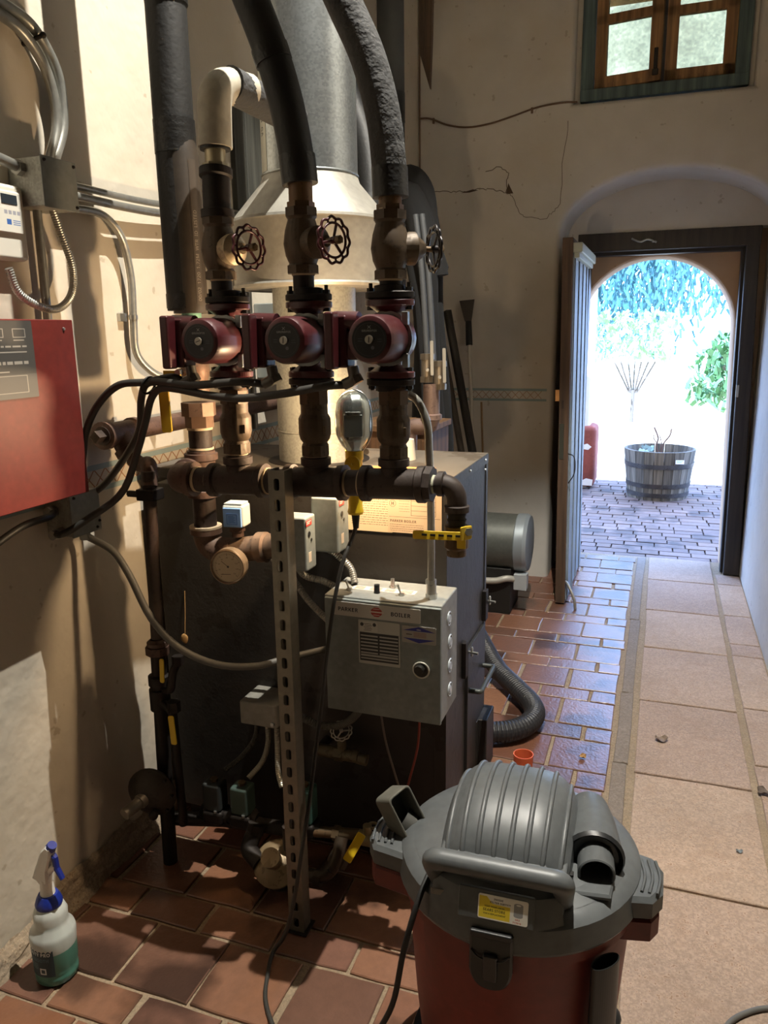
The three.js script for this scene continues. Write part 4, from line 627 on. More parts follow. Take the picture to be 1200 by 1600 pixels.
// ---- gas line dropping to the valves by the floor
{
  const x = -1.24, z = -1.66;
  const g = thing('gas_pipe', 'dark vertical gas pipe with union and yellow-handled cocks in front of the boiler', 'pipe');
  part('drop', [sweep([[-1.235, 1.16, z], [-1.25, 0.70, z]], 0.0175, 16)], M.iron, g);
  part('clamp', [cube(-1.262, -1.208, 1.085, 1.115, z - 0.024, z + 0.024, 0.003), hex(0.009, 0.03, [-1.265, 1.1, z + 0.01], [-1, 0, 0])], M.ironBlack, g);
  part('union_nut', [hex(0.033, 0.022, [-1.252, 0.655, z], UP, 8), lathe([[0.018, 0], [0.028, 0.004], [0.028, 0.014], [0.018, 0.022]], [-1.252, 0.675, z], UP, 18)], M.ironRed, g);
  part('lower_drop', [sweep([[-1.252, 0.66, z], [-1.262, 0.35, z], [-1.27, 0.0, z]], 0.0205, 16), cyl(0.028, 0.028, 0.06, [-1.258, 0.49, z], UP, 16), lathe([[0.02, 0], [0.03, 0.004], [0.03, 0.03], [0.02, 0.034]], [-1.255, 0.56, z], UP, 16)], M.ironBlack, g);
  part('side_line', [sweep(bent([[-1.25, 0.55, z], [-1.205, 0.56, z + 0.02], [-1.2, 0.61, z + 0.015], [-1.19, 0.64, z]], 0.015, 5), 0.011, 12), sweep(bent([[-1.255, 0.52, z + 0.01], [-1.205, 0.50, z + 0.02], [-1.2, 0.2, z + 0.02], [-1.2, 0.15, z + 0.02]], 0.02, 5), 0.012, 12), hex(0.018, 0.03, [-1.2, 0.50, z + 0.02]), hex(0.016, 0.025, [-1.19, 0.63, z])], M.ironBlack, g);
  part('lever_handle', [turn(extrude(rrect(0.013, 0.07, 0.006), 0.004, 0.001), 0, 0.1, -0.06, -1.222, 0.62, z + 0.028)], M.yellow, g);
  part('lever_handle', [turn(extrude(rrect(0.017, 0.085, 0.006), 0.004, 0.001), 0, 0.1, 0.05, -1.195, 0.455, z + 0.04)], M.yellow, g);
  const r = thing('gas_regulator', 'round dark gas regulator with stub pipe at the foot of the gas line', 'regulator', [-1.265, 0.265, -1.60]);
  part('diaphragm_case', lathe([[0, -0.045], [0.03, -0.04], [0.052, -0.02], [0.068, -0.006], [0.071, -0.003], [0.071, 0.003], [0.068, 0.006], [0.05, 0.018], [0.028, 0.028], [0, 0.03]], [0, 0, 0], [0.15, 0, 1], 32, 0.6), mat('#3d3832', 0.55, 0.4, { map: T.rust }), r);
  part('vent_stub', [cyl(0.0165, 0.0165, 0.07, [-0.012, -0.01, 0.02], [-0.25, -0.18, 1], 16), cyl(0.02, 0.02, 0.02, [-0.01, -0.008, 0.02], [-0.25, -0.18, 1], 16)], mat('#7a7266', 0.5, 0.5), r);
  each('case_bolt', [...Array(8)].map((_, i) => { const a = i / 8 * 2 * PI; return cyl(0.005, 0.005, 0.016, [0.063 * Math.cos(a), 0.063 * Math.sin(a), -0.008], [0.15, 0, 1], 8); }), M.ironBlack, r);
  part('adjust_cap', [ball(0.014, [0.02, -0.05, 0.03], 1, 1, 0.8), cyl(0.01, 0.01, 0.02, [0.02, -0.045, 0.01], [0, 0, 1], 12)], M.ironBlack, r);
}
// ---- gas train along the floor
{
  const z = -1.72;
  const t = thing('gas_train', 'low dark pipe run with valves along the floor in front of the boiler', 'pipe');
  part('run', [sweep([[-1.27, 0.13, z + 0.04], [-1.12, 0.13, z], [-0.86, 0.15, z]], 0.02, 14)], M.ironBlack, t);
  part('far_run', [sweep([[-0.84, 0.17, z + 0.02], [-0.80, 0.175, z + 0.02], [-0.69, 0.185, z + 0.01]], 0.015, 14), hex(0.021, 0.02, [-0.765, 0.177, z + 0.015], [1, 0, 0])], mat('#6c6350', 0.5, 0.4, { map: T.rust }), t);
  part('connector', [sweep(bent([[-0.735, 0.18, z + 0.03], [-0.735, 0.13, z + 0.07], [-0.76, 0.095, z + 0.09], [-0.82, 0.085, z + 0.09]], 0.025, 6), 0.0175, 14), hex(0.028, 0.03, [-0.742, 0.115, z + 0.06], [0.3, 0.7, -0.5], 8), hex(0.022, 0.02, [-0.79, 0.088, z + 0.09], [1, 0, 0], 8)], mat('#4c463c', 0.5, 0.4, { map: T.rust }), t);
  part('elbow_fitting', [sweep(bent([[-1.0, 0.14, z + 0.03], [-1.01, 0.10, z + 0.06], [-0.96, 0.082, z + 0.08]], 0.02, 6), 0.024, 14), hex(0.026, 0.035, [-1.0, 0.135, z + 0.03], [0.2, 1, -0.1], 8)], M.ironBlack, t);
  const v = (x, y, h, c, label) => { const s = thing('solenoid_valve', label, 'valve', [x, y, z + 0.01]); part('body', [box(0.07, 0.045, 0.06, 0, 0.0, 0, 0.012), cyl(0.022, 0.022, 0.09, [-0.045, 0, 0], [1, 0, 0], 14)], M.ironBlack, s); part('coil_housing', [box(0.056, h, 0.052, 0, 0.02 + h / 2, 0, 0.008)], c, s); part('top_nut', [hex(0.012, 0.008, [0, 0.02 + h, 0])], M.brass, s); part('bonnet_screw', [cyl(0.005, 0.005, 0.006, [0.015, 0.022, 0.028], UP, 8)], M.steel, s); };
  v(-1.135, 0.155, 0.085, mat('#2e312f', 0.6, 0.1), 'dull grey solenoid gas valve, leftmost on the floor pipe');
  v(-1.045, 0.16, 0.085, mat('#40524b', 0.5, 0.1), 'green-sided solenoid gas valve left of the slotted strut');
  v(-0.85, 0.175, 0.105, mat('#3d5f56', 0.45, 0.1), 'teal solenoid valve partly hidden behind the slotted strut');
  const m = thing('pilot_regulator', 'round pale bronze regulator body near the floor behind the strut', 'regulator', [-0.915, 0.085, z + 0.07]);
  part('body', lathe([[0, -0.03], [0.05, -0.026], [0.064, -0.01], [0.064, 0.0], [0.045, 0.014], [0.022, 0.022], [0.02, 0.05], [0.026, 0.052], [0.026, 0.07], [0, 0.072]], [0, 0, 0], [0.1, 0.75, 0.65], 28, 0.5), mat('#9c8f74', 0.5, 0.3, { map: T.rust }), m);
  part('support', [cyl(0.018, 0.022, 0.09, [0, -0.085, -0.01], UP, 14), cyl(0.016, 0.016, 0.07, [0.03, 0.04, -0.02], UP, 12)], M.iron, m);
  const y = thing('gas_cock', 'yellow-handled gas cock at the right end of the floor pipe', 'valve', [-0.665, 0.185, z + 0.02]);
  part('body', [cyl(0.02, 0.02, 0.05, [-0.025, 0, 0], [1, 0, 0], 14), cyl(0.012, 0.012, 0.04, [0.0, 0, 0], UP, 12), torus(0.012, 0.004, [0.012, 0.035, -0.01], UP, 16, 6)], mat('#8d8265', 0.5, 0.4), y);
  part('lever_handle', [turn(extrude(rrect(0.024, 0.078, 0.005), 0.004, 0.001), -0.6, 0, -0.45, -0.02, 0.0, 0.045)], M.yellow, y);
  // small wiring box over the valves, with its whips
  const j = thing('junction_box', 'small pale junction box on the boiler front above the gas valves', 'junction box', [-1.005, 0.465, BF + 0.055]);
  part('box', [box(0.115, 0.07, 0.11, 0, 0, 0, 0.005)], mat('#a6a49c', 0.5, 0.3, { map: T.mottle }), j);
  part('latch', [hex(0.006, 0.008, [0.045, -0.02, 0.052], [0, 0, 1])], M.steel, j);
  [[[-1.035, 0.43, -1.80], [-1.04, 0.37, -1.79], [-1.075, 0.315, -1.77], [-1.115, 0.28, -1.74]], [[-1.005, 0.43, -1.80], [-1.0, 0.36, -1.79], [-1.01, 0.31, -1.77], [-1.035, 0.275, -1.73]], [[-0.975, 0.43, -1.80], [-0.965, 0.36, -1.78], [-0.955, 0.29, -1.76], [-0.935, 0.26, -1.74]]].forEach((p, i) => solo('flex_conduit', corrugated(p, 0.008, 0.0055), i ? mat('#a9a698', 0.4, 0.6) : mat('#4c4a44', 0.5, 0.4), ['dark ribbed whip from the small junction box to the leftmost gas valve', 'bright ribbed whip from the small junction box to the green gas valve', 'ribbed whip from the small junction box ending behind the strut'][i], 'conduit', undefined, true));
  solo('flex_conduit', corrugated([[-0.915, 0.45, BF + 0.05], [-0.84, 0.43, BF + 0.05], [-0.77, 0.45, BF + 0.06], [-0.72, 0.50, BF + 0.07], [-0.70, 0.56, BF + 0.09]], 0.011, 0.006), mat('#5c5a52', 0.5, 0.4), 'ribbed conduit looping from the small junction box up under the control box', 'conduit', undefined, true);
  // hose bib with white handwheel on the boiler front
  const h = thing('drain_cock', 'brass drain cock with small white handwheel on the lower boiler front', 'valve', [-0.775, 0.36, BF + 0.06]);
  part('body', [cyl(0.018, 0.018, 0.13, [-0.08, 0.0, 0], [1, 0, 0], 14), cyl(0.014, 0.012, 0.055, [0, 0, 0], UP, 14), hex(0.022, 0.025, [-0.02, 0, 0], [1, 0, 0]), cyl(0.016, 0.016, 0.03, [0.045, -0.004, 0.0], [1, -0.1, 0], 12)], mat('#6e6a58', 0.5, 0.4, { map: T.rust }), h);
  part('feed', cyl(0.013, 0.013, 0.08, [-0.07, 0, 0], [0, 0, -1], 12), M.iron, h);
  part('handwheel', handwheelGeo(0.03).map((g) => orient(g, [0, 0.07, 0], [0.1, 0.8, 0.6])), mat('#b6b0a4', 0.5), h);
}
// ================================================================ cables
const CB = 0.0088;
const wire = (pts, r, m, label, n = 50) => solo('cable', sweep(smooth(pts, n), r, 10), m, label, 'cable', undefined, true);
wire([[-1.33, 1.16, -1.52], [-1.315, 1.22, -1.52], [-1.285, 1.276, -1.50], [-1.243, 1.342, -1.50], [-1.178, 1.390, -1.50], [-1.102, 1.398, -1.505], [-1.045, 1.408, -1.525], [-1.03, 1.40, -1.535]], CB, M.cableBlack, 'black cable arching from behind the red panel to the left pump');
wire([[-1.385, 1.095, -1.60], [-1.33, 1.13, -1.60], [-1.235, 1.215, -1.58], [-1.175, 1.285, -1.56], [-1.140, 1.36, -1.53], [-1.105, 1.395, -1.51], [-0.977, 1.392, -1.50], [-0.86, 1.40, -1.51], [-0.822, 1.394, -1.535]], CB, M.cableBlack, 'upper black cable running from the lower junction box to the middle pump');
wire([[-1.38, 1.03, -1.47], [-1.345, 1.035, -1.455], [-1.28, 1.075, -1.48], [-1.212, 1.132, -1.52], [-1.158, 1.231, -1.52], [-1.126, 1.307, -1.52], [-1.105, 1.361, -1.52], [-1.07, 1.384, -1.51], [-0.944, 1.371, -1.50], [-0.858, 1.366, -1.49], [-0.754, 1.377, -1.49], [-0.66, 1.393, -1.51], [-0.63, 1.394, -1.535]], CB, M.cableBlack, 'lower sagging black cable running past all three pumps to the right one');
wire([[-1.40, 1.08, -1.495], [-1.37, 1.08, -1.45], [-1.35, 1.082, -1.342], [-1.35, 1.06, -1.26], [-1.38, 0.99, -1.12], [-1.415, 0.9, -0.9], [-1.418, 0.88, 0.4]], 0.0085, M.cableBlack, 'black cable leaving the lower junction box toward the left edge');
wire([[-1.385, 1.0, -1.575], [-1.37, 0.985, -1.59], [-1.32, 0.955, -1.60], [-1.279, 0.90, -1.60], [-1.218, 0.78, -1.60], [-1.145, 0.712, -1.60], [-1.041, 0.673, -1.61], [-0.941, 0.668, -1.64], [-0.875, 0.68, -1.68], [-0.82, 0.685, -1.73], [-0.771, 0.69, -1.77]], 0.0095, M.cableGrey, 'thick grey cable sagging from the lower junction box to the control box');
solo('cable_tie', [torus(0.02, 0.003, [-1.104, 1.39, -1.51], [1, -0.4, 0.2], 18, 6)], M.black, 'black tie holding the cables together left of the pumps', 'cable tie');
wire([[-0.66, 0.552, -1.79], [-0.645, 0.42, -1.80], [-0.6, 0.25, -1.80], [-0.58, 0.12, -1.79]], 0.003, mat('#6e6258', 0.6), 'thin grey wire hanging below the control box');
wire([[-0.545, 0.552, -1.79], [-0.555, 0.42, -1.80], [-0.585, 0.28, -1.79], [-0.6, 0.15, -1.78]], 0.0032, mat('#8a3a2c', 0.6), 'thin red wire hanging below the control box');
// ================================================================ lamps
{
  const [lx, ly, lz] = CEILING_LAMP.pos;
  const l = thing('pendant_lamp', 'pendant lamp hanging from the ceiling over the boiler, with an unseen shade added to shape its light', 'lamp', CEILING_LAMP.pos);
  part('flex', cyl(0.003, 0.003, CEIL - ly - 0.12, [0, 0.12, 0], UP, 8), M.black, l);
  part('socket', [cyl(0.022, 0.018, 0.07, [0, 0.05, 0], UP, 16)], M.vacDark, l);
  part('added_shade', lathe([[0.024, 0.10], [0.06, 0.095], [0.10, 0.06], [0.135, -0.06], [0.155, -0.19], [0.153, -0.19], [0.132, -0.06], [0.098, 0.057], [0.058, 0.09], [0.024, 0.095]], [0, 0, 0], UP, 40, 0.5), mat('#e6e0d2', 0.9, 0, { transmission: 0.4, thickness: 0 }), l);  // unseen shade added to keep direct lamplight off the back wall, translucent for fill
  part('bulb', lathe([[0, -0.032], [0.02, -0.025], [0.031, 0], [0.025, 0.022], [0.014, 0.05]], [0, 0, 0], UP, 20, 1), mat('#fff4e0', 0.4, 0, { emissive: CEILING_LAMP.color, emissiveIntensity: 6 }), l);
  const p = new THREE.PointLight(CEILING_LAMP.color, CEILING_LAMP.power, 0, 2); p.castShadow = true; p.shadow.radius = 0.5; p.name = 'pendant_lamp_light'; l.add(p);
}
{
  const l = thing('work_lamp', 'yellow-handled caged work lamp hung behind the header, shining toward the flue', 'lamp', [-0.688, 1.30, -1.725]);
  const prof = [[0.018, -0.088], [0.022, -0.07], [0.036, -0.052], [0.043, -0.035], [0.0435, 0.02], [0.04, 0.042], [0.028, 0.058], [0.012, 0.066], [0, 0.067]].map(([r, y]) => new THREE.Vector2(r, y));
  part('reflector', prep(toCreasedNormals(new THREE.LatheGeometry(prof, 28, -PI / 2, PI), 0.6)), mat('#b4bab4', 0.22, 0.9), l).rotation.y = 0.6;
  part('reflector_rib', [box(0.044, 0.052, 0.003, 0, -0.012, 0.043, 0.001), box(0.036, 0.003, 0.004, 0, 0.02, 0.0435, 0.001)], mat('#a6aca6', 0.25, 0.9), l).rotation.y = 0.35;
  part('guard', [sweep(smooth([[-0.018, -0.08, 0], [-0.043, -0.04, 0], [-0.044, 0.02, 0], [-0.03, 0.057, 0], [0, 0.07, 0], [0.03, 0.057, 0], [0.044, 0.02, 0], [0.043, -0.04, 0], [0.018, -0.08, 0]], 40), 0.0018, 6), sweep(smooth([[0, -0.08, -0.018], [0, -0.04, -0.043], [0, 0.02, -0.044], [0, 0.057, -0.03], [0, 0.069, 0]], 24), 0.0018, 6)], M.steel, l);
  part('bulb', lathe([[0, 0.03], [0.016, 0.024], [0.024, 0.005], [0.018, -0.02], [0.011, -0.04]], [0, 0, -0.008], UP, 18, 1), mat('#fff0d0', 0.4, 0, { emissive: WORK_LAMP.color, emissiveIntensity: 8 }), l);
  const h = part('handle', lathe([[0, -0.232], [0.018, -0.232], [0.02, -0.226], [0.0175, -0.215], [0.017, -0.17], [0.019, -0.15], [0.019, -0.10], [0.022, -0.095], [0.022, -0.075], [0.0, -0.075]], [0, 0, 0], UP, 20, 0.6), M.yellow, l);
  part('hanger_tab', [turn(extrude((() => { const s = new THREE.Shape(); s.moveTo(-0.02, -0.03); s.lineTo(0.02, -0.03); s.lineTo(0.02, 0.0); s.absarc(0, 0, 0.02, 0, PI); s.closePath(); const q = new THREE.Path(); q.absarc(0, 0, 0.003, 0, 2 * PI, true); s.holes.push(q); return s; })(), 0.006, 0.001), 0, 0, 0, 0.004, -0.105, 0.02)], M.yellow, h);
  part('cord_grip', cyl(0.007, 0.011, 0.04, [0, -0.268, 0], UP, 12), M.rubber, l);
  const p = new THREE.PointLight(WORK_LAMP.color, WORK_LAMP.power, 0, 2); p.position.set(0, 0.0, -0.012); p.castShadow = true; p.shadow.radius = 1; p.name = 'work_lamp_light'; l.add(p);
  wire([[-0.688, 1.035, -1.725], [-0.697, 1.0, -1.71], [-0.705, 0.965, -1.685], [-0.722, 0.876, -1.665], [-0.739, 0.765, -1.655], [-0.757, 0.60, -1.64], [-0.766, 0.47, -1.61], [-0.765, 0.355, -1.56], [-0.764, 0.245, -1.50], [-0.775, 0.14, -1.475], [-0.795, 0.05, -1.455], [-0.82, 0.008, -1.438], [-0.80, 0.006, -1.37], [-0.775, 0.006, -1.313], [-0.729, 0.006, -1.257], [-0.64, 0.006, -1.18], [-0.5, 0.006, -1.1]], 0.0052, M.cableBlack, 'black lamp cord hanging past the control box and trailing over the floor tiles', 120);
}
// ================================================================ behind the boiler
{
  const s = thing('slatted_panel', 'dark grey panel of upright boards on the left wall behind the white pipe', 'panel', [WX, 1.92, -2.51]);
  for (let k = 0; k < 4; k++) part('board', cube(0.0, 0.02 + (k % 2) * 0.004, 0, 0.42, -0.075 * (k + 1) + 0.004, -0.075 * k, 0.002), mat('#4d4f4c', 0.6, 0, { map: T.wood }), s);
  const c = thing('electrical_cabinet', 'grey electrical cabinet on the left wall behind the left pump', 'cabinet', [WX, 1.34, -2.62]);
  part('case', cube(0, 0.11, 0, 0.27, -0.3, 0, 0.004), mat('#8f938f', 0.5, 0.3), c); part('door', cube(0.108, 0.116, 0.01, 0.26, -0.29, -0.01, 0.003), mat('#989c98', 0.5, 0.3), c);
  for (const [z, l] of [[-2.50, 'nearer of two upright conduits between the left pump and the grey cabinet'], [-2.55, 'farther of two upright conduits between the left pump and the grey cabinet']]) solo('upright_conduit', cyl(0.012, 0.012, 0.75, [WX + 0.02, 1.16, z], UP, 10), M.emt, l, 'conduit', 'upright conduits by the cabinet');
  const d = thing('vertical_duct', 'thick dark insulated pipe running floor to ceiling near the back corner', 'pipe', [-1.22, 0, -3.6]);
  part('insulation', cyl(0.06, 0.06, CEIL, [0, 0, 0], UP, 22), mat('#3a3b3a', 0.7), d); part('tape_band', cyl(0.062, 0.062, 0.12, [0, 2.42, 0], UP, 22), M.foamTape, d);
  solo('plank', [prep(extrude(poly([[-1.17, 2.78], [-1.12, 2.62], [-1.11, 2.85], [-1.10, 3.3], [-1.17, 3.3]]), 0.03, 0.002).translate(0, 0, -3.9))], M.doorWood, 'splintered brown plank end high up beside the dark duct', 'plank');
  solo('insulated_branch', sweep(bent([[-1.38, 3.05, -2.9], [-1.25, 2.62, -2.9], [-1.06, 2.17, -2.85], [-1.02, 1.95, -2.8], [-1.22, 1.55, -2.62], [-1.25, 0.0, -2.6]], 0.08, 6), 0.045, 16), M.foam, 'black insulated pipe slanting down behind the flue', 'pipe');
  const t = thing('black_tarp', 'black cloth bundle hanging in folds beside the flue near the back corner', 'cloth');
  const fold = (pts, r) => sweep(smooth(pts, 30), (u) => r * (0.85 + 0.25 * Math.sin(u * 9 + pts[0][0] * 40)) * (u > 0.96 ? 0.8 : 1), 14);
  part('folds', [fold([[-1.14, 2.05, -3.35], [-1.06, 2.14, -3.32], [-0.99, 2.08, -3.3], [-0.95, 1.95, -3.3], [-0.925, 1.82, -3.3], [-0.912, 1.73, -3.3]], 0.045), fold([[-1.12, 2.0, -3.3], [-1.04, 2.06, -3.27], [-0.99, 1.95, -3.27], [-0.96, 1.8, -3.27], [-0.945, 1.6, -3.28], [-0.94, 1.35, -3.29], [-0.935, 1.0, -3.3], [-0.93, 0.0, -3.3]], 0.055), fold([[-1.1, 1.9, -3.34], [-1.03, 1.85, -3.32], [-1.0, 1.6, -3.32], [-0.985, 1.2, -3.33], [-0.98, 0.6, -3.33]], 0.06), fold([[-1.13, 2.1, -3.38], [-1.04, 2.08, -3.38], [-0.975, 1.9, -3.38], [-0.94, 1.6, -3.36], [-0.91, 1.2, -3.36], [-0.9, 0.6, -3.36]], 0.045)], mat('#101011', 0.95), t);
  for (const [dx, l] of [[0, 'left of two thin grey tubes hanging in front of the black cloth'], [0.026, 'right of two thin grey tubes hanging in front of the black cloth']]) solo('grey_tube', sweep(smooth([[-0.955 + dx, 1.95, -3.1], [-0.925 + dx, 1.75, -3.08], [-0.905 + dx, 1.55, -3.06], [-0.893 + dx, 1.38, -3.05]], 20), 0.012, 10), mat('#3f4143', 0.6), l, 'tube', 'grey tubes before the cloth');
  const w = thing('wooden_crate', 'brown wooden crate on a stand behind the boiler', 'crate', [-0.985, 0, -3.02]);
  part('crate_side', cube(-0.17, 0.15, 0.86, 1.12, -0.15, 0.15, 0.003), mat('#6b4c30', 0.7, 0, { map: T.wood }), w); part('crate_lid', cube(-0.18, 0.16, 1.12, 1.145, -0.16, 0.16, 0.003), mat('#7d5c3c', 0.7, 0, { map: T.wood }), w);
  for (const [a, b] of [[-0.15, -0.13], [0.13, -0.13], [-0.15, 0.13], [0.13, 0.13]]) part('leg', cube(a - 0.02, a + 0.02, 0, 0.86, b - 0.02, b + 0.02, 0.002), mat('#8d8578', 0.7, 0, { map: T.wood }), w);
  // lever valves on the rusty branch
  const z = -2.7, v = thing('lever_valves', 'rusty pipe with two chrome lever valves behind the right pump', 'valve');
  part('branch_pipe', [sweep(bent([[-0.86, 0.0, z], [-0.86, 1.165, z], [-0.775, 1.165, z], [-0.775, 1.32, z]], 0.03, 6), 0.03, 16), lathe([[0.03, 0], [0.038, 0.003], [0.038, 0.02], [0.03, 0.024]], [-0.775, 1.19, z], UP, 18)], mat('#7a6a66', 0.55, 0.3, { map: T.rust }), v);
  for (const [x, y] of [[-0.79, 1.37], [-0.745, 1.345]]) { const b = part('valve_body', [cyl(0.022, 0.022, 0.09, [x, y - 0.04, z], UP, 14), hex(0.026, 0.02, [x, y - 0.045, z]), hex(0.026, 0.02, [x, y + 0.035, z])], mat('#6c6458', 0.45, 0.5), v); part('lever', [turn(extrude(rrect(0.012, 0.12, 0.005), 0.004, 0.001), 0, 0.3, 0.02, x + 0.025, y + 0.04, z + 0.03), cyl(0.006, 0.006, 0.04, [x, y, z + 0.0], [0.3, 0, 1], 8)], mat('#8a8a86', 0.4, 0.4), b); }
  // tools leaning in the corner
  const p = thing('floor_scraper', 'long-handled scraper with black grip leaning against the back wall', 'scraper');
  const a = V(-1.095, 1.47, -4.62), b = V(-0.98, 0.0, -4.42), u = a.clone().sub(b).normalize();
  part('pole', cyl(0.012, 0.012, 1.47, b, u, 12), mat('#c0b9ab', 0.5), p); part('grip', cyl(0.02, 0.018, 0.15, a.clone().addScaledVector(u, -0.05), u, 14), M.rubber, p);
  part('blade_head', [prep(extrude(poly([[-0.02, 0], [0.02, 0], [0.045, 0.12], [-0.045, 0.12]]), 0.012, 0.002).rotateZ(0.07).translate(a.x - 0.006, a.y + 0.09, a.z - 0.006))], mat('#4b443d', 0.5, 0.3), p);
  for (const [x0, y0, x1, w, c, l] of [[-1.21, 1.62, -0.83, 0.05, '#3d3a36', 'dark board leaning in the corner behind the boiler, nearest the scraper'], [-1.27, 1.60, -0.90, 0.04, '#5b554d', 'grey board leaning in the corner, left of the dark one']]) solo('leaning_board', sweep([[x0, y0, -4.55], [x1, 0, -4.30]], w / 2, 4), mat(c, 0.8, 0, { map: T.wood }), l, 'board');
  solo('bamboo_stick', cyl(0.007, 0.006, 1.1, [-0.93, 0.0, -4.45], [-0.07, 1, -0.12], 8), mat('#8b6d45', 0.7), 'thin brown stick leaning at the wall right of the scraper', 'stick');
}
{ // electric motor on its base, by the back wall
  const m = thing('electric_motor', 'grey electric motor with end bell coloured paler for doorway daylight on a low base by the back wall', 'motor', [-0.8, 0.375, -4.1]);
  part('casing', lathe([[0, -0.2], [0.14, -0.19], [0.155, -0.17], [0.155, 0.115], [0, 0.115]], [0, 0, 0], [1, 0, 0], 36, 0.5), mat('#6d706b', 0.45, 0.4, { map: T.mottle }), m);
  part('end_bell', lathe([[0.155, 0.11], [0.16, 0.115], [0.16, 0.16], [0.15, 0.178], [0.12, 0.183], [0, 0.185]], [0, 0, 0], [1, 0, 0], 36, 0.5), mat('#8f979c', 0.4, 0.4), m);  // doorway daylight put into the colour as a paler blue-grey
  part('wiring_box', [box(0.07, 0.09, 0.06, 0.15, -0.19, 0.09, 0.004)], mat('#a9aeb0', 0.5, 0.3), m);
  part('feed_elbow', [sweep(smooth([[-0.15, -0.19, 0.14], [0.02, -0.185, 0.14], [0.08, -0.17, 0.13], [0.12, -0.18, 0.1]], 20), 0.018, 12)], mat('#a8a499', 0.5, 0.3), m);
  part('cradle', [cube(-0.16, 0.1, -0.375, -0.12, -0.13, 0.12, 0.004)], M.black, m);
}
solo('vacuum_hose', [corrugated([[-0.82, 0.16, -3.5], [-0.70, 0.10, -3.30], [-0.60, 0.06, -3.14], [-0.486, 0.05, -2.99], [-0.41, 0.046, -2.88], [-0.385, 0.046, -2.79], [-0.405, 0.046, -2.70], [-0.46, 0.046, -2.635], [-0.55, 0.046, -2.60], [-0.68, 0.046, -2.58]], 0.041, 0.014, 0.09, 20)], mat('#232224', 0.5), 'black corrugated hose curling out on the floor from behind the boiler', 'hose', undefined, true);
solo('orange_cup', lathe([[0, 0], [0.032, 0], [0.035, 0.06], [0.032, 0.06], [0.03, 0.01]], [-0.375, 0, -2.47], UP, 20), mat('#d9653c', 0.5), 'small orange plastic cup on the tiles behind the vacuum lid', 'cup');
// ---- cable stapled along the back wall
solo('wall_wire', [sweep([[LX + 0.012, CEIL, BZ + 0.006], [LX + 0.012, 2.70, BZ + 0.006], [LX + 0.013, 2.0, BZ + 0.006]], 0.005, 8), sweep(smooth([[LX + 0.012, 2.705, BZ + 0.006], [-1.36, 2.700, BZ + 0.006], [-1.25, 2.655, BZ + 0.008], [-1.135, 2.632, BZ + 0.008], [-1.0, 2.64, BZ + 0.008], [-0.88, 2.665, BZ + 0.006], [-0.739, 2.698, BZ + 0.006], [-0.6, 2.708, BZ + 0.006], [-0.53, 2.71, BZ - 0.02]], 50), 0.005, 8), box(0.012, 0.03, 0.008, -1.335, 2.685, BZ + 0.006, 0.001), box(0.012, 0.03, 0.008, -0.77, 2.685, BZ + 0.006, 0.001)], mat('#6b5440', 0.8), 'thin brown wire stapled along the back wall to the window corner', 'wire');
// ---- litter on the floor
const leafShape = (s, c, label, p, ry) => { const g = new THREE.PlaneGeometry(s, s * 0.7, 4, 3); const q = g.attributes.position; for (let i = 0; i < q.count; i++) { const u = q.getX(i) / s, v = q.getY(i) / s; q.setXYZ(i, q.getX(i) * (1 - 1.1 * Math.abs(v)), q.getY(i) * (1 - 1.4 * u * u), s * (0.9 * u * u + 0.5 * v * v)); } g.rotateX(-PI / 2).rotateY(ry).translate(p[0], p[1], p[2]); const n = prep(g); n.computeVertexNormals(); solo('fallen_leaf', n, mat(c, 0.7), label, 'leaf'); };
leafShape(0.055, '#7b6a5c', 'curled grey-brown leaf in the middle of a stone slab', [0.081, 0.004, -2.82], 0.4);
leafShape(0.035, '#9a7444', 'small tan leaf on the clay tiles behind the vacuum', [-0.185, 0.003, -2.61], 1.2);
leafShape(0.05, '#5e5148', 'dark leaf in the gutter at the right edge', [0.40, 0.003, -2.57], 2.2);
leafShape(0.022, '#6a7276', 'tiny grey chip lying on the near stone slab', [0.30, 0.004, -2.22], 0.2);
solo('floor_cable', sweep(smooth([[0.2, 0.008, -1.5], [0.225, 0.008, -1.575], [0.262, 0.008, -1.617], [0.313, 0.008, -1.649], [0.40, 0.008, -1.66], [0.5, 0.008, -1.63]], 30), 0.006, 10), M.cableGrey, 'loop of grey cable on the floor at the lower right corner', 'cable', undefined, true);
// ================================================================ the yard
struct('ground', cube(-40, 40, -0.3, -0.045, -60, -5.3, 0.001), mat('#cdbfa6', 0.95, 0, { map: T.concrete }));
const patio = struct('patio', cube(-6, 6, -0.06, -0.034, -8.3, -5.3, 0.001), mat('#5a5048', 0.95, 0, { map: T.concrete }));
{
  const tones = ['#6c5c58', '#61524f', '#776661', '#675853'].map((c) => mat(c, 0.8, 0, { map: T.clay }));
  const G = [0, 1, 2].map(() => paver(0.2, 0.098, 0.02, 0.0015)), G2 = [0, 1].map(() => paver(0.098, 0.098, 0.02, 0.0015));
  let row = 0;
  for (let z = -5.42; z > -8.28; z -= 0.106, row++) {
    const spread = 0.55 + (-z - 5.4) * 0.16;
    for (let x = -spread - (row % 2) * 0.104 - 0.1; x < spread + 0.12; ) {
      const short = row % 3 === 2 && rng() < 0.6, w = short ? 0.098 : 0.2;
      const g = (short ? G2[Math.floor(rng() * 2)] : G[Math.floor(rng() * 3)]).clone();
      g.translate(x + w / 2, -0.018 + rr(-0.002, 0.002), z); part('brick_paver', g, tones[Math.floor(rng() * 4)], patio); x += w + 0.008;
    }
  }
}
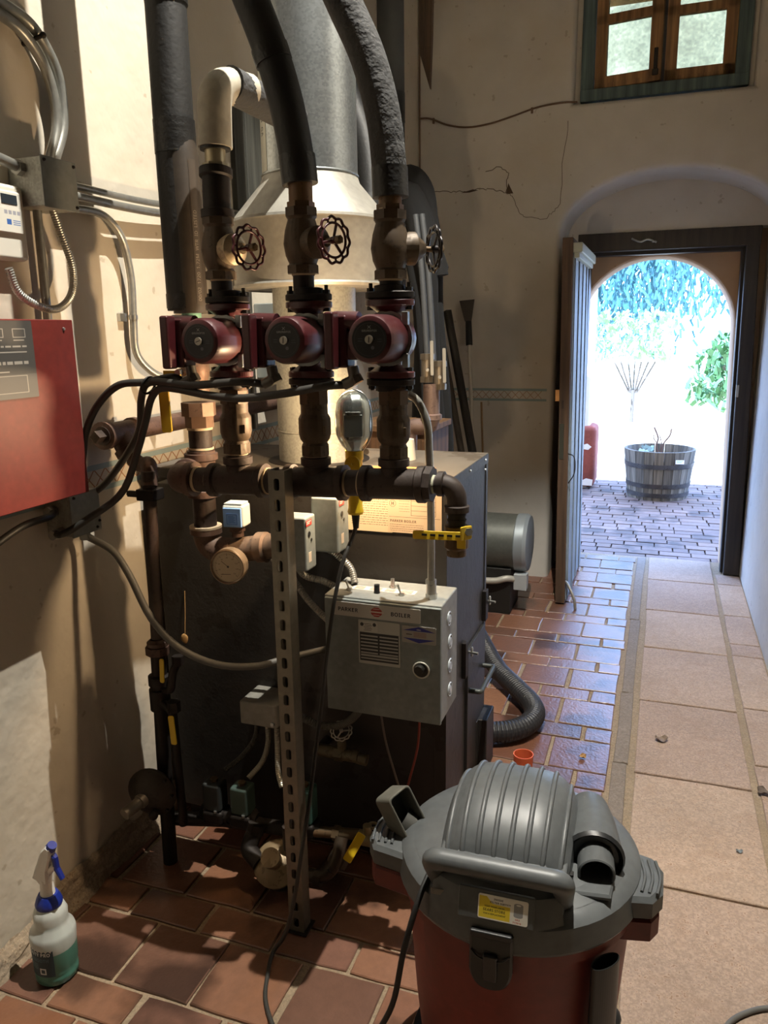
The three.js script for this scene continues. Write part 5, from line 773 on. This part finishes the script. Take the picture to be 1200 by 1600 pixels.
{ // half barrel planter
  const b = thing('half_barrel', 'weathered half wine barrel planter with iron hoops on the brick edge', 'planter', [0.02, -0.02, -7.55]);
  const H = 0.45, n = 22, R0 = 0.265, R1 = 0.315, staves = ['#77736a', '#6b675f', '#827d73'].map((c) => mat(c, 0.8, 0, { map: T.wood }));
  for (let i = 0; i < n; i++) {
    const a0 = i / n * 2 * PI + 0.008, a1 = (i + 1) / n * 2 * PI - 0.008, g = new THREE.BufferGeometry(), P = [];
    const pt = (a, r, y) => [r * Math.cos(a), y, r * Math.sin(a)], T_ = 0.022;
    const c = [pt(a0, R0, 0), pt(a1, R0, 0), pt(a1, R1, H), pt(a0, R1, H), pt(a0, R0 - T_, 0), pt(a1, R0 - T_, 0), pt(a1, R1 - T_, H), pt(a0, R1 - T_, H)];
    for (const f of [[0, 3, 2, 1], [4, 5, 6, 7], [3, 7, 6, 2], [0, 1, 5, 4], [0, 4, 7, 3], [1, 2, 6, 5]]) for (const k of [0, 1, 2, 0, 2, 3]) P.push(...c[f[k]]);
    g.setAttribute('position', new THREE.Float32BufferAttribute(P, 3)); g.computeVertexNormals(); part('stave', prep(g), staves[i % 3], b);
  }
  for (const y of [0.03, 0.115, 0.295]) { const r = R0 + (R1 - R0) * y / H; part('hoop', lathe([[r + 0.001, 0], [r + 0.005, 0], [r + 0.011, 0.04], [r + 0.005, 0.04]], [0, y, 0], UP, 44), mat('#55575a', 0.5, 0.6, { map: T.rust }), b); }
  part('soil', lathe([[0, 0.37], [0.28, 0.365]], [0, 0, 0], UP, 30), mat('#5b4a3c', 0.95), b);
  const t = canvasTex(128, 48, (x) => { x.fillStyle = '#e3e4e6'; x.fillRect(0, 0, 128, 48); x.fillStyle = '#4a6aa8'; for (let i = 0; i < 2; i++) x.fillRect(14, 12 + i * 14, 96 - i * 20, 6); });
  const l = plate('paper_label', 0.085, 0.035, t, b, { th: 0.001 }); l.position.set(0.175, 0.365, 0.262); l.rotation.y = 0.55; l.rotation.x = -0.1;
  const pl = thing('bare_shrub', 'bare twiggy plant with a few pale leaves growing in the half barrel', 'plant', [0.02, 0.35, -7.55]);
  part('twigs', [sweep(smooth([[0, 0, 0], [-0.03, 0.1, 0], [-0.02, 0.17, 0], [-0.06, 0.27, 0]], 12), 0.008, 6), sweep(smooth([[0.01, 0, 0], [0.03, 0.12, 0], [0.08, 0.2, 0.01], [0.09, 0.26, 0.01]], 12), 0.007, 6), sweep(smooth([[0, 0.05, 0], [0.01, 0.13, 0.02], [-0.01, 0.2, 0.02]], 8), 0.005, 6), sweep(smooth([[-0.025, 0.12, 0], [-0.06, 0.17, 0], [-0.06, 0.2, 0]], 8), 0.005, 6)], mat('#6d5348', 0.8), pl);
  part('leaves', [...Array(16)].map(() => turn(prep(new THREE.PlaneGeometry(0.05, 0.03, 1, 1)), rr(-1, 1), rr(-3, 3), rr(-1, 1), rr(-0.16, -0.04), rr(0.02, 0.09), rr(-0.08, 0.1))), mat('#8fa6a0', 0.7), pl);
}
{ // white pillar with red foot
  const p = thing('porch_pillar', 'white plastered pillar with a chipped red base left of the barrel', 'pillar', [-0.74, -0.02, -7.85]);
  part('shaft', box(0.28, 3.6, 0.28, -0.03, 1.8, 0, 0.03), mat('#e6e6e6', 0.9, 0, { map: T.plaster }), p);
  part('red_base', [box(0.36, 0.6, 0.36, 0, 0.32, 0, 0.05)], mat('#8f4636', 0.85, 0, { map: T.mottle }), p);
  part('bare_patch', [turn(extrude(poly([[-0.06, -0.02], [0.03, -0.03], [0.06, 0.0], [0.02, 0.03], [-0.03, 0.015]]), 0.003, 0.001), 0, 0, 0, 0.08, 0.42, 0.179), turn(extrude(poly([[-0.16, -0.02], [0.16, -0.02], [0.165, 0.04], [0.1, 0.05], [0.05, 0.02], [-0.05, 0.045], [-0.15, 0.03]]), 0.003, 0.001), 0, 0, 0, 0, 0.06, 0.179)], mat('#d8d2c8', 0.9), p);
}
// greenery
function leafMass(n, place, size, tilt = 1.2) { const out = []; for (let i = 0; i < n; i++) { const [x, y, z] = place(); const s = size * rr(0.6, 1.4), g = new THREE.PlaneGeometry(s * 0.35, s, 1, 2); const p = g.attributes.position; p.setZ(2, s * 0.08); p.setZ(3, s * 0.08); g.rotateX(rr(-tilt, tilt)).rotateZ(rr(-0.7, 0.7)).rotateY(rr(0, 6.28)).translate(x, y, z); g.computeVertexNormals(); out.push(prep(g)); } return out; }
const leafMat = (c) => mat(c, 0.6, 0, { transmission: 0.25, thickness: 0 });
{
  const t = thing('pepper_tree', 'large drooping tree with feathery blue-green leaves across the yard', 'tree', [-2.8, -0.05, -19]);
  part('trunk', sweep(smooth([[0, 0, 0], [0.15, 1.2, 0.1], [0.1, 2.4, 0.2], [0.8, 3.4, 0.4], [2.4, 4.4, 0.5]], 20), (u) => 0.3 * (1 - 0.7 * u), 10), mat('#6d5a48', 0.9), t);
  const strands = []; for (let k = 0; k < 480; k++) { const x = rr(-1.4, 6.2), z = rr(-1.8, 2.0), top = 5.2 - 0.12 * (x - 2.4) ** 2 + rr(-0.9, 0.3), low = x < 3.0 ? rr(0.9, 2.3) : rr(1.7, 2.8); const lean = rr(-0.25, 0.15); for (let y = top; y > low; y -= 0.13) { const g = new THREE.PlaneGeometry(0.055, 0.19, 1, 1).rotateZ(rr(-0.8, 0.8)).rotateY(rr(0, 6.28)).translate(x + lean * (top - y) + rr(-0.09, 0.09), y, z + rr(-0.09, 0.09)); strands.push(prep(g)); } }
  part('foliage', strands, leafMat('#3d6d72'), t);
  const b = thing('leafy_shrub', 'broad-leaved bush at the right of the sunny yard behind the barrel', 'shrub', [1.15, -0.05, -11.2]);
  part('stems', [0, 1, 2].map((k) => sweep(smooth([[0, 0, 0], [-0.2 + 0.2 * k, 0.6, 0.1], [-0.5 + 0.5 * k, 1.3, 0.2 * k]], 10), 0.03, 6)), mat('#7a6a58', 0.9), b);
  part('foliage', leafMass(1500, () => { const a = rr(0, 6.28), u = rr(0.5, 1), e = rr(-0.4, 1.4); return [0.85 * u * Math.cos(a) * Math.cos(e), 0.85 + 0.8 * u * Math.sin(e), 0.9 * u * Math.sin(a) * Math.cos(e)]; }, 0.13), leafMat('#456f3c'), b);
  const c = thing('low_shrub', 'low pale green bush on bare stems in the far left of the yard', 'shrub', [-1.35, -0.05, -13.9]);
  part('stems', [...Array(7)].map((_, k) => sweep([[0.9 + (k - 3) * 0.02, 0.5, 0], [0.9 + (k - 3) * 0.11, 1.02, rr(-0.2, 0.2)]], 0.016, 6)).concat([sweep([[0.9, 0, 0], [0.9, 0.55, 0]], 0.03, 8)]), mat('#5c5248', 0.9), c);
  part('foliage', leafMass(900, () => [rr(-0.9, 1.5), 1.05 + rr(0, 0.75), rr(-0.6, 0.6)], 0.13), leafMat('#86a872'), c);
  solo('garden_post', [cyl(0.06, 0.055, 0.55, [0.15, -0.05, -12.2], UP, 10), ball(0.07, [0.15, 0.5, -12.2])], mat('#cfc0aa', 0.9), 'short pale post standing in the bright yard behind the barrel', 'post');
}
// ================================================================ wet/dry vacuum in the foreground
{
  const v = thing('shop_vacuum', 'large red and black wet-dry vacuum with ribbed grey lid in the foreground', 'vacuum', [-0.215, 0, -1.295], 0.03);
  part('drum', lathe([[0, 0.06], [0.15, 0.06], [0.165, 0.075], [0.178, 0.22], [0.188, 0.38], [0.192, 0.462], [0.199, 0.467], [0.2, 0.5], [0.19, 0.502]], [0, 0, 0], UP, 56, 0.6), M.vacRed, v);
  part('dolly_base', lathe([[0, 0.035], [0.19, 0.035], [0.198, 0.05], [0.19, 0.075], [0.165, 0.08]], [0, 0, 0], UP, 40, 0.6), M.vacDark, v);
  for (const [x, z] of [[0.155, 0.125], [-0.155, 0.125], [0.155, -0.125], [-0.155, -0.125]]) part('caster', [cyl(0.025, 0.025, 0.022, [x * 1.2 - 0.011, 0.025, z * 1.2 - 0.02], [1, 0, 0], 18), ball(0.038, [x * 1.2, 0.048, z * 1.2 - 0.02], 1, 0.6, 1)], M.vacDark, v);
  // lid: skirt, shoulder, motor dome with raised ribs
  part('lid_skirt', lathe([[0.196, 0.495], [0.205, 0.492], [0.209, 0.5], [0.203, 0.54], [0.19, 0.553], [0.18, 0.556]], [0, 0, 0], UP, 56, 0.6), M.vacBlack, v);
  part('lid_shoulder', lathe([[0.182, 0.556], [0.16, 0.566], [0.12, 0.573], [0, 0.576]], [0, 0, 0], UP, 56, 0.5), M.vacBlack, v);
  for (const n of ['drum', 'dolly_base', 'lid_skirt', 'lid_shoulder']) { const m = v.children.find((c) => c.name === n); m.geometry.scale(1.1, 1, 1.1).translate(0.012, 0, -0.02); }
  const W = 0.112, prof = [[0.135, 0.50], [0.128, 0.585], [0.112, 0.622], [0.075, 0.652], [0.02, 0.672], [-0.04, 0.676], [-0.1, 0.66], [-0.145, 0.625], [-0.17, 0.575], [-0.18, 0.51]];
  const curve = new THREE.CatmullRomCurve3(prof.map(([z, y]) => V(0, y, z)), false, 'centripetal').getPoints(48);
  { // dome skin: the profile drawn across, falling off at both sides
    const nx = 26, pos = [], idx = []; const half = (t) => W * (0.94 + 0.1 * Math.sin(clamp(t) * PI));
    for (let i = 0; i <= 48; i++) for (let j = 0; j <= nx; j++) { const s = j / nx * 2 - 1, c = curve[i], h = half(i / 48), drop = Math.pow(Math.abs(s), 5) * 0.055; pos.push(s * h, Math.max(0.49, c.y - drop), c.z * (1 - 0.03 * s * s)); }
    for (let i = 0; i < 48; i++) for (let j = 0; j < nx; j++) { const a = i * (nx + 1) + j, b = a + nx + 1; idx.push(a, b, a + 1, b, b + 1, a + 1); }
    for (const j of [0, nx]) { for (let i = 0; i <= 48; i++) { const k = (i * (nx + 1) + j) * 3; pos.push(pos[k] * 1.08, 0.49, pos[k + 2]); } const base = pos.length / 3 - 49; for (let i = 0; i < 48; i++) { const a = i * (nx + 1) + j, b = a + nx + 1; idx.push(a, base + i, b, b, base + i, base + i + 1); } }
    const g = new THREE.BufferGeometry(); g.setAttribute('position', new THREE.Float32BufferAttribute(pos, 3)); g.setIndex(idx); g.computeVertexNormals();
    const d = part('motor_dome', toCreasedNormals(prep(g), 0.6), M.vacBlack, v);
    for (let k = 0; k < 8; k++) { const s = (k - 3.5) / 4, pts = []; for (let i = 6; i <= 44; i++) { const c = curve[i], h = half(i / 48), drop = Math.pow(Math.abs(s), 5) * 0.055; pts.push([s * h, c.y - drop + 0.0008, c.z * (1 - 0.03 * s * s)]); } part('rib', sweep(pts, (u) => 0.0048 * Math.min(1, 8 * u + 0.2, 8 * (1 - u) + 0.2), 8), M.vacBlack, d); }
  }
  // carrying handle with the label panel below
  part('carry_handle', [sweep(bent([[-0.106, 0.555, 0.13], [-0.112, 0.628, 0.177], [0.112, 0.628, 0.177], [0.106, 0.555, 0.13]], 0.022, 6), 0.0185, 14)], M.vacBlack, v);
  const sector = new THREE.LatheGeometry([[0.2095, 0.503], [0.2115, 0.508], [0.207, 0.545], [0.195, 0.59], [0.18, 0.603], [0.11, 0.61]].map(([r, y]) => new THREE.Vector2(r, y)), 24, -0.58, 1.16);
  part('front_wall', [toCreasedNormals(prep(sector), 0.5), cube(-0.112, 0.112, 0.54, 0.6, 0.08, 0.165, 0.006)], M.vacBlack, v);
  const fp = part('label_panel', [box(0.125, 0.052, 0.008, 0, 0, 0, 0.002)], M.vacBlack, v); fp.position.set(0.005, 0.576, 0.199); fp.rotation.x = -0.25;
  const t = canvasTex(384, 192, (x, w, h) => { x.fillStyle = '#efece2'; x.fillRect(0, 0, w, h); x.fillStyle = '#ead23a'; x.fillRect(8, 14, 240, 168); x.fillStyle = '#efece2'; x.beginPath(); x.moveTo(60, 8); x.lineTo(250, 8); x.lineTo(250, 70); x.lineTo(110, 64); x.fill(); x.fillStyle = '#1d1c18'; x.font = 'bold 22px sans-serif'; x.fillText('INSIDE', 120, 36); x.fillText('FILTER DIRTY??', 92, 62); x.font = 'bold 18px sans-serif'; x.fillText('VISIT YOUR LOCAL', 50, 96); x.font = 'bold 28px sans-serif'; x.fillText('SEARS STORE', 40, 128); x.font = 'bold 17px sans-serif'; x.fillText('FOR A REPLACEMENT', 44, 154); x.fillStyle = '#9a9a98'; x.fillRect(276, 40, 70, 84); x.beginPath(); x.ellipse(311, 40, 35, 14, 0, 0, 7); x.fill(); x.beginPath(); x.ellipse(311, 124, 35, 14, 0, 0, 7); x.fill(); x.fillStyle = '#e7e5de'; x.beginPath(); x.ellipse(311, 40, 18, 7, 0, 0, 7); x.fill(); x.fillStyle = '#b8402e'; x.font = 'bold 20px sans-serif'; x.fillText('SKU', 288, 160); x.fillText('717816', 270, 184); });
  plate('yellow_sticker', 0.082, 0.04, t, fp, { th: 0.0012, r: 0.004 }).position.set(0.012, -0.001, 0.004);
  part('grey_sticker', box(0.032, 0.012, 0.0012, -0.095, 0.565, 0.1795, 0.0004), mat('#6f6a62', 0.6), v);
  // latch
  const la = part('drum_latch', [turn(extrude((() => { const s = new THREE.Shape(); s.moveTo(-0.036, 0.04); s.lineTo(0.036, 0.04); s.lineTo(0.036, -0.03); s.quadraticCurveTo(0.03, -0.065, 0, -0.065); s.quadraticCurveTo(-0.03, -0.065, -0.036, -0.03); s.closePath(); return s; })(), 0.016, 0.004), -0.06, 0, 0, 0, 0.49, 0.2), box(0.07, 0.012, 0.012, 0, 0.531, 0.212, 0.003)], M.vacDark, v);
  part('latch_tongue', [box(0.024, 0.05, 0.008, 0, 0.472, 0.219, 0.003), sweep(smooth([[-0.033, 0.5, 0.217], [-0.02, 0.49, 0.22], [0, 0.488, 0.221], [0.02, 0.49, 0.22], [0.033, 0.5, 0.217]], 16), 0.0015, 6)], mat('#2a2a2b', 0.35), la);
  // hose port at the right front
  const po = part('port_housing', [sweep([[0.135, 0.575, -0.12], [0.142, 0.583, -0.06], [0.152, 0.58, 0.03]], (u) => 0.052 * (0.72 + 0.28 * u), 24), cube(0.115, 0.185, 0.55, 0.585, -0.06, 0.03, 0.012)], M.vacBlack, v);
  part('port_recess', [lathe([[0, 0], [0.036, 0], [0.05, 0], [0.054, 0.006], [0.05, 0.014], [0.043, 0.006]], [0.152, 0.58, 0.026], [0.1, 0, 1], 28)], M.vacDark, po);
  part('port_tube', [lathe([[0.0275, 0], [0.0275, 0.052], [0.03, 0.054], [0.032, 0.052], [0.032, 0]], [0.154, 0.581, 0.024], [0.1, -0.06, 1], 28)], M.vacBlack, po);
  part('port_floor', cyl(0.027, 0.027, 0.002, [0.154, 0.581, 0.032], [0.1, -0.06, 1], 24), M.black, po);
  part('port_apron', [prep(extrude(poly([[-0.05, -0.045], [0.045, -0.035], [0.05, 0.02], [-0.05, 0.02]]), 0.012, 0.004).rotateX(-PI / 2).translate(0.14, 0.555, 0.075))], M.vacBlack, po);
  part('vent_slot', [...Array(8)].map((_, k) => box(0.014, 0.0035, 0.012, 0.114, 0.50 + k * 0.011, 0.112 - k * 0.004, 0.001)), M.black, v);
  // side grips
  for (const s of [1, -1]) {
    const g = part('side_grip', [prep(extrude(poly([[0, -0.075], [0.08, -0.06], [0.098, -0.03], [0.1, 0.03], [0.085, 0.06], [0, 0.085]].map(([a, b]) => [s * a, b])), 0.045, 0.008).rotateX(-PI / 2).translate(s * 0.175, 0.492, 0.0))], M.vacBlack, v);
    for (let k = 0; k < 4; k++) part('grip_rib', sweep(smooth([[s * (0.222 + k * 0.013), 0.5385, -0.045], [s * (0.229 + k * 0.013), 0.5385, 0], [s * (0.223 + k * 0.013), 0.5385, 0.045]], 12), 0.0028, 6), M.vacBlack, g);
    part('drum_ear', [prep(extrude(poly([[0, -0.07], [0.08, -0.055], [0.094, -0.03], [0.094, 0.03], [0.08, 0.055], [0, 0.07]].map(([a, b]) => [s * a, b])), 0.045, 0.004).rotateX(-PI / 2).translate(s * 0.175, 0.445, 0.0))], M.vacRed, v);
  }
  // printed warning block on the right shoulder
  part('warning_text', [...Array(3)].map((_, c) => [...Array(9)].map((_, k) => box(0.003, 0.0006, 0.005 + (k * 3 + c) % 4 * 0.0012, 0.178 + c * 0.006, 0.5615 - c * 0.003, -0.05 + k * 0.0085, 0.0002))).flat(), mat('#3a3d3d', 0.7), v);
  // flat accessory holder on the drum
  const hold = new THREE.Shape(); hold.absellipse(0, 0, 0.031, 0.014, 0, 2 * PI); const hh = new THREE.Path(); hh.absellipse(0, 0, 0.0285, 0.0115, 0, 2 * PI, true); hold.holes.push(hh);
  const ho = part('tool_holder', extrude(hold, 0.33, 0.001, 20).rotateX(-PI / 2), mat('#232423', 0.35), v); ho.position.set(0.182, 0.13, 0.135); ho.rotation.y = 0.85;
  part('power_cord', sweep(smooth([[-0.125, 0.56, 0.12], [-0.133, 0.54, 0.165], [-0.155, 0.45, 0.19], [-0.185, 0.30, 0.17], [-0.235, 0.17, 0.14], [-0.26, 0.1, 0.16], [-0.24, 0.06, 0.22], [-0.17, 0.05, 0.26], [-0.12, 0.06, 0.25]], 50), 0.0055, 10), M.rubber, v, true);
}
{ // nozzle parked on the left of the lid
  const n = thing('vacuum_nozzle', 'dusty black rectangular nozzle tool standing open-mouthed on the vacuum lid', 'nozzle', [-0.405, 0.535, -1.30]);
  const out = rrect(0.105, 0.058, 0.012), inn = rrect(0.096, 0.049, 0.009, 0, 0, THREE.Path); out.holes.push(inn);
  const L = V(0.481, -0.876, 0.043).normalize(), N = V(0.758, 0.441, 0.48); N.addScaledVector(L, -N.dot(L)).normalize(); const B = N.clone().cross(L);
  const basis = new THREE.Matrix4().makeBasis(L, B, N).setPosition(-0.045, 0.02, -0.01);
  const grey = mat('#6a685e', 0.75, 0, { map: T.mottle });
  part('mouth', extrude(out, 0.05, 0.0014, 6).applyMatrix4(basis), grey, n);
  part('back_plate', extrude(rrect(0.1, 0.053, 0.01), 0.004, 0.001, 6).applyMatrix4(basis.clone()), mat('#4a4943', 0.75, 0, { map: T.mottle }), n);
  part('neck', [sweep(smooth([[0.06, -0.03, 0.0], [0.02, -0.015, -0.01], [-0.03, 0.01, -0.01]], 12), (u) => 0.02 + 0.008 * u, 16)], mat('#4a4943', 0.65, 0, { map: T.mottle }), n);
}
// ================================================================ spray bottle by the wall
{
  const b = thing('spray_bottle', 'translucent spray bottle half full of green liquid with white and blue trigger', 'bottle', [-1.292, 0, -1.225]);
  const shell = [[0, 0.0], [0.044, 0.0], [0.049, 0.006], [0.049, 0.02], [0.047, 0.028], [0.05, 0.04], [0.051, 0.1], [0.053, 0.118], [0.05, 0.13], [0.04, 0.142], [0.038, 0.155], [0.039, 0.172], [0.034, 0.185], [0.024, 0.195], [0.021, 0.2]];
  part('bottle_top', lathe(shell.slice(6).map(([r, y], i) => (i ? [r, y] : [0.051, 0.088])), [0, 0, 0], UP, 32, 1.2), mat('#d8dcd6', 0.4, 0, { transmission: 0.35, thickness: 0 }), b);
  part('green_liquid', lathe([...shell.slice(0, 6), [0.051, 0.088], [0, 0.089]], [0, 0, 0], UP, 32, 0.8), mat('#4b8070', 0.3), b);
  const t = canvasTex(256, 256, (x) => { x.fillStyle = '#1f3f49'; x.fillRect(0, 0, 256, 256); x.fillStyle = '#cfd8d8'; x.font = 'bold 46px sans-serif'; x.fillText('DUTY PRO', 12, 52); x.fillStyle = '#3f6a78'; x.font = 'bold 44px sans-serif'; x.fillText('SMOOTH', 30, 108); x.fillStyle = '#cfd8d8'; x.fillRect(120, 170, 60, 60); x.fillStyle = '#1f3f49'; x.fillRect(132, 182, 36, 36); x.fillStyle = '#5f868c'; for (let i = 0; i < 4; i++) x.fillRect(14, 130 + i * 16, 90, 5); });
  part('label', prep(new THREE.CylinderGeometry(0.0518, 0.0505, 0.072, 20, 1, true, -0.6, 1.3)), mat('#ffffff', 0.5, 0, { map: t }), b, true).position.y = 0.068;
  part('blue_collar', lathe([[0, 0.193], [0.03, 0.193], [0.031, 0.2], [0.027, 0.212], [0.022, 0.222], [0, 0.224]], [0, 0, 0], UP, 28, 0.6), mat('#1c2f86', 0.4), b);
  const h = part('sprayer_head', [cyl(0.017, 0.014, 0.04, [0, 0.222, 0], UP, 18), prep(extrude(poly([[-0.012, 0.25], [0.014, 0.255], [0.016, 0.29], [0.03, 0.33], [0.034, 0.352], [0.02, 0.358], [0.004, 0.342], [-0.02, 0.29], [-0.032, 0.262], [-0.018, 0.258]]), 0.026, 0.004).translate(0, 0, -0.013)), cyl(0.009, 0.008, 0.03, [0.012, 0.285, 0], [0.6, 0.6, 0], 12)], mat('#e4e2da', 0.45), b);
  part('trigger', [prep(extrude(poly([[0.028, 0.338], [0.04, 0.328], [0.042, 0.30], [0.054, 0.275], [0.048, 0.27], [0.032, 0.295]]), 0.014, 0.003).translate(0, 0, -0.007))], mat('#1b2a7c', 0.4), b);
  part('nozzle_tip', [cyl(0.013, 0.011, 0.014, [0.024, 0.347, 0], [0.55, 0.83, 0], 14)], mat('#1b2a7c', 0.4), b);
}
renderer.render(scene, camera);
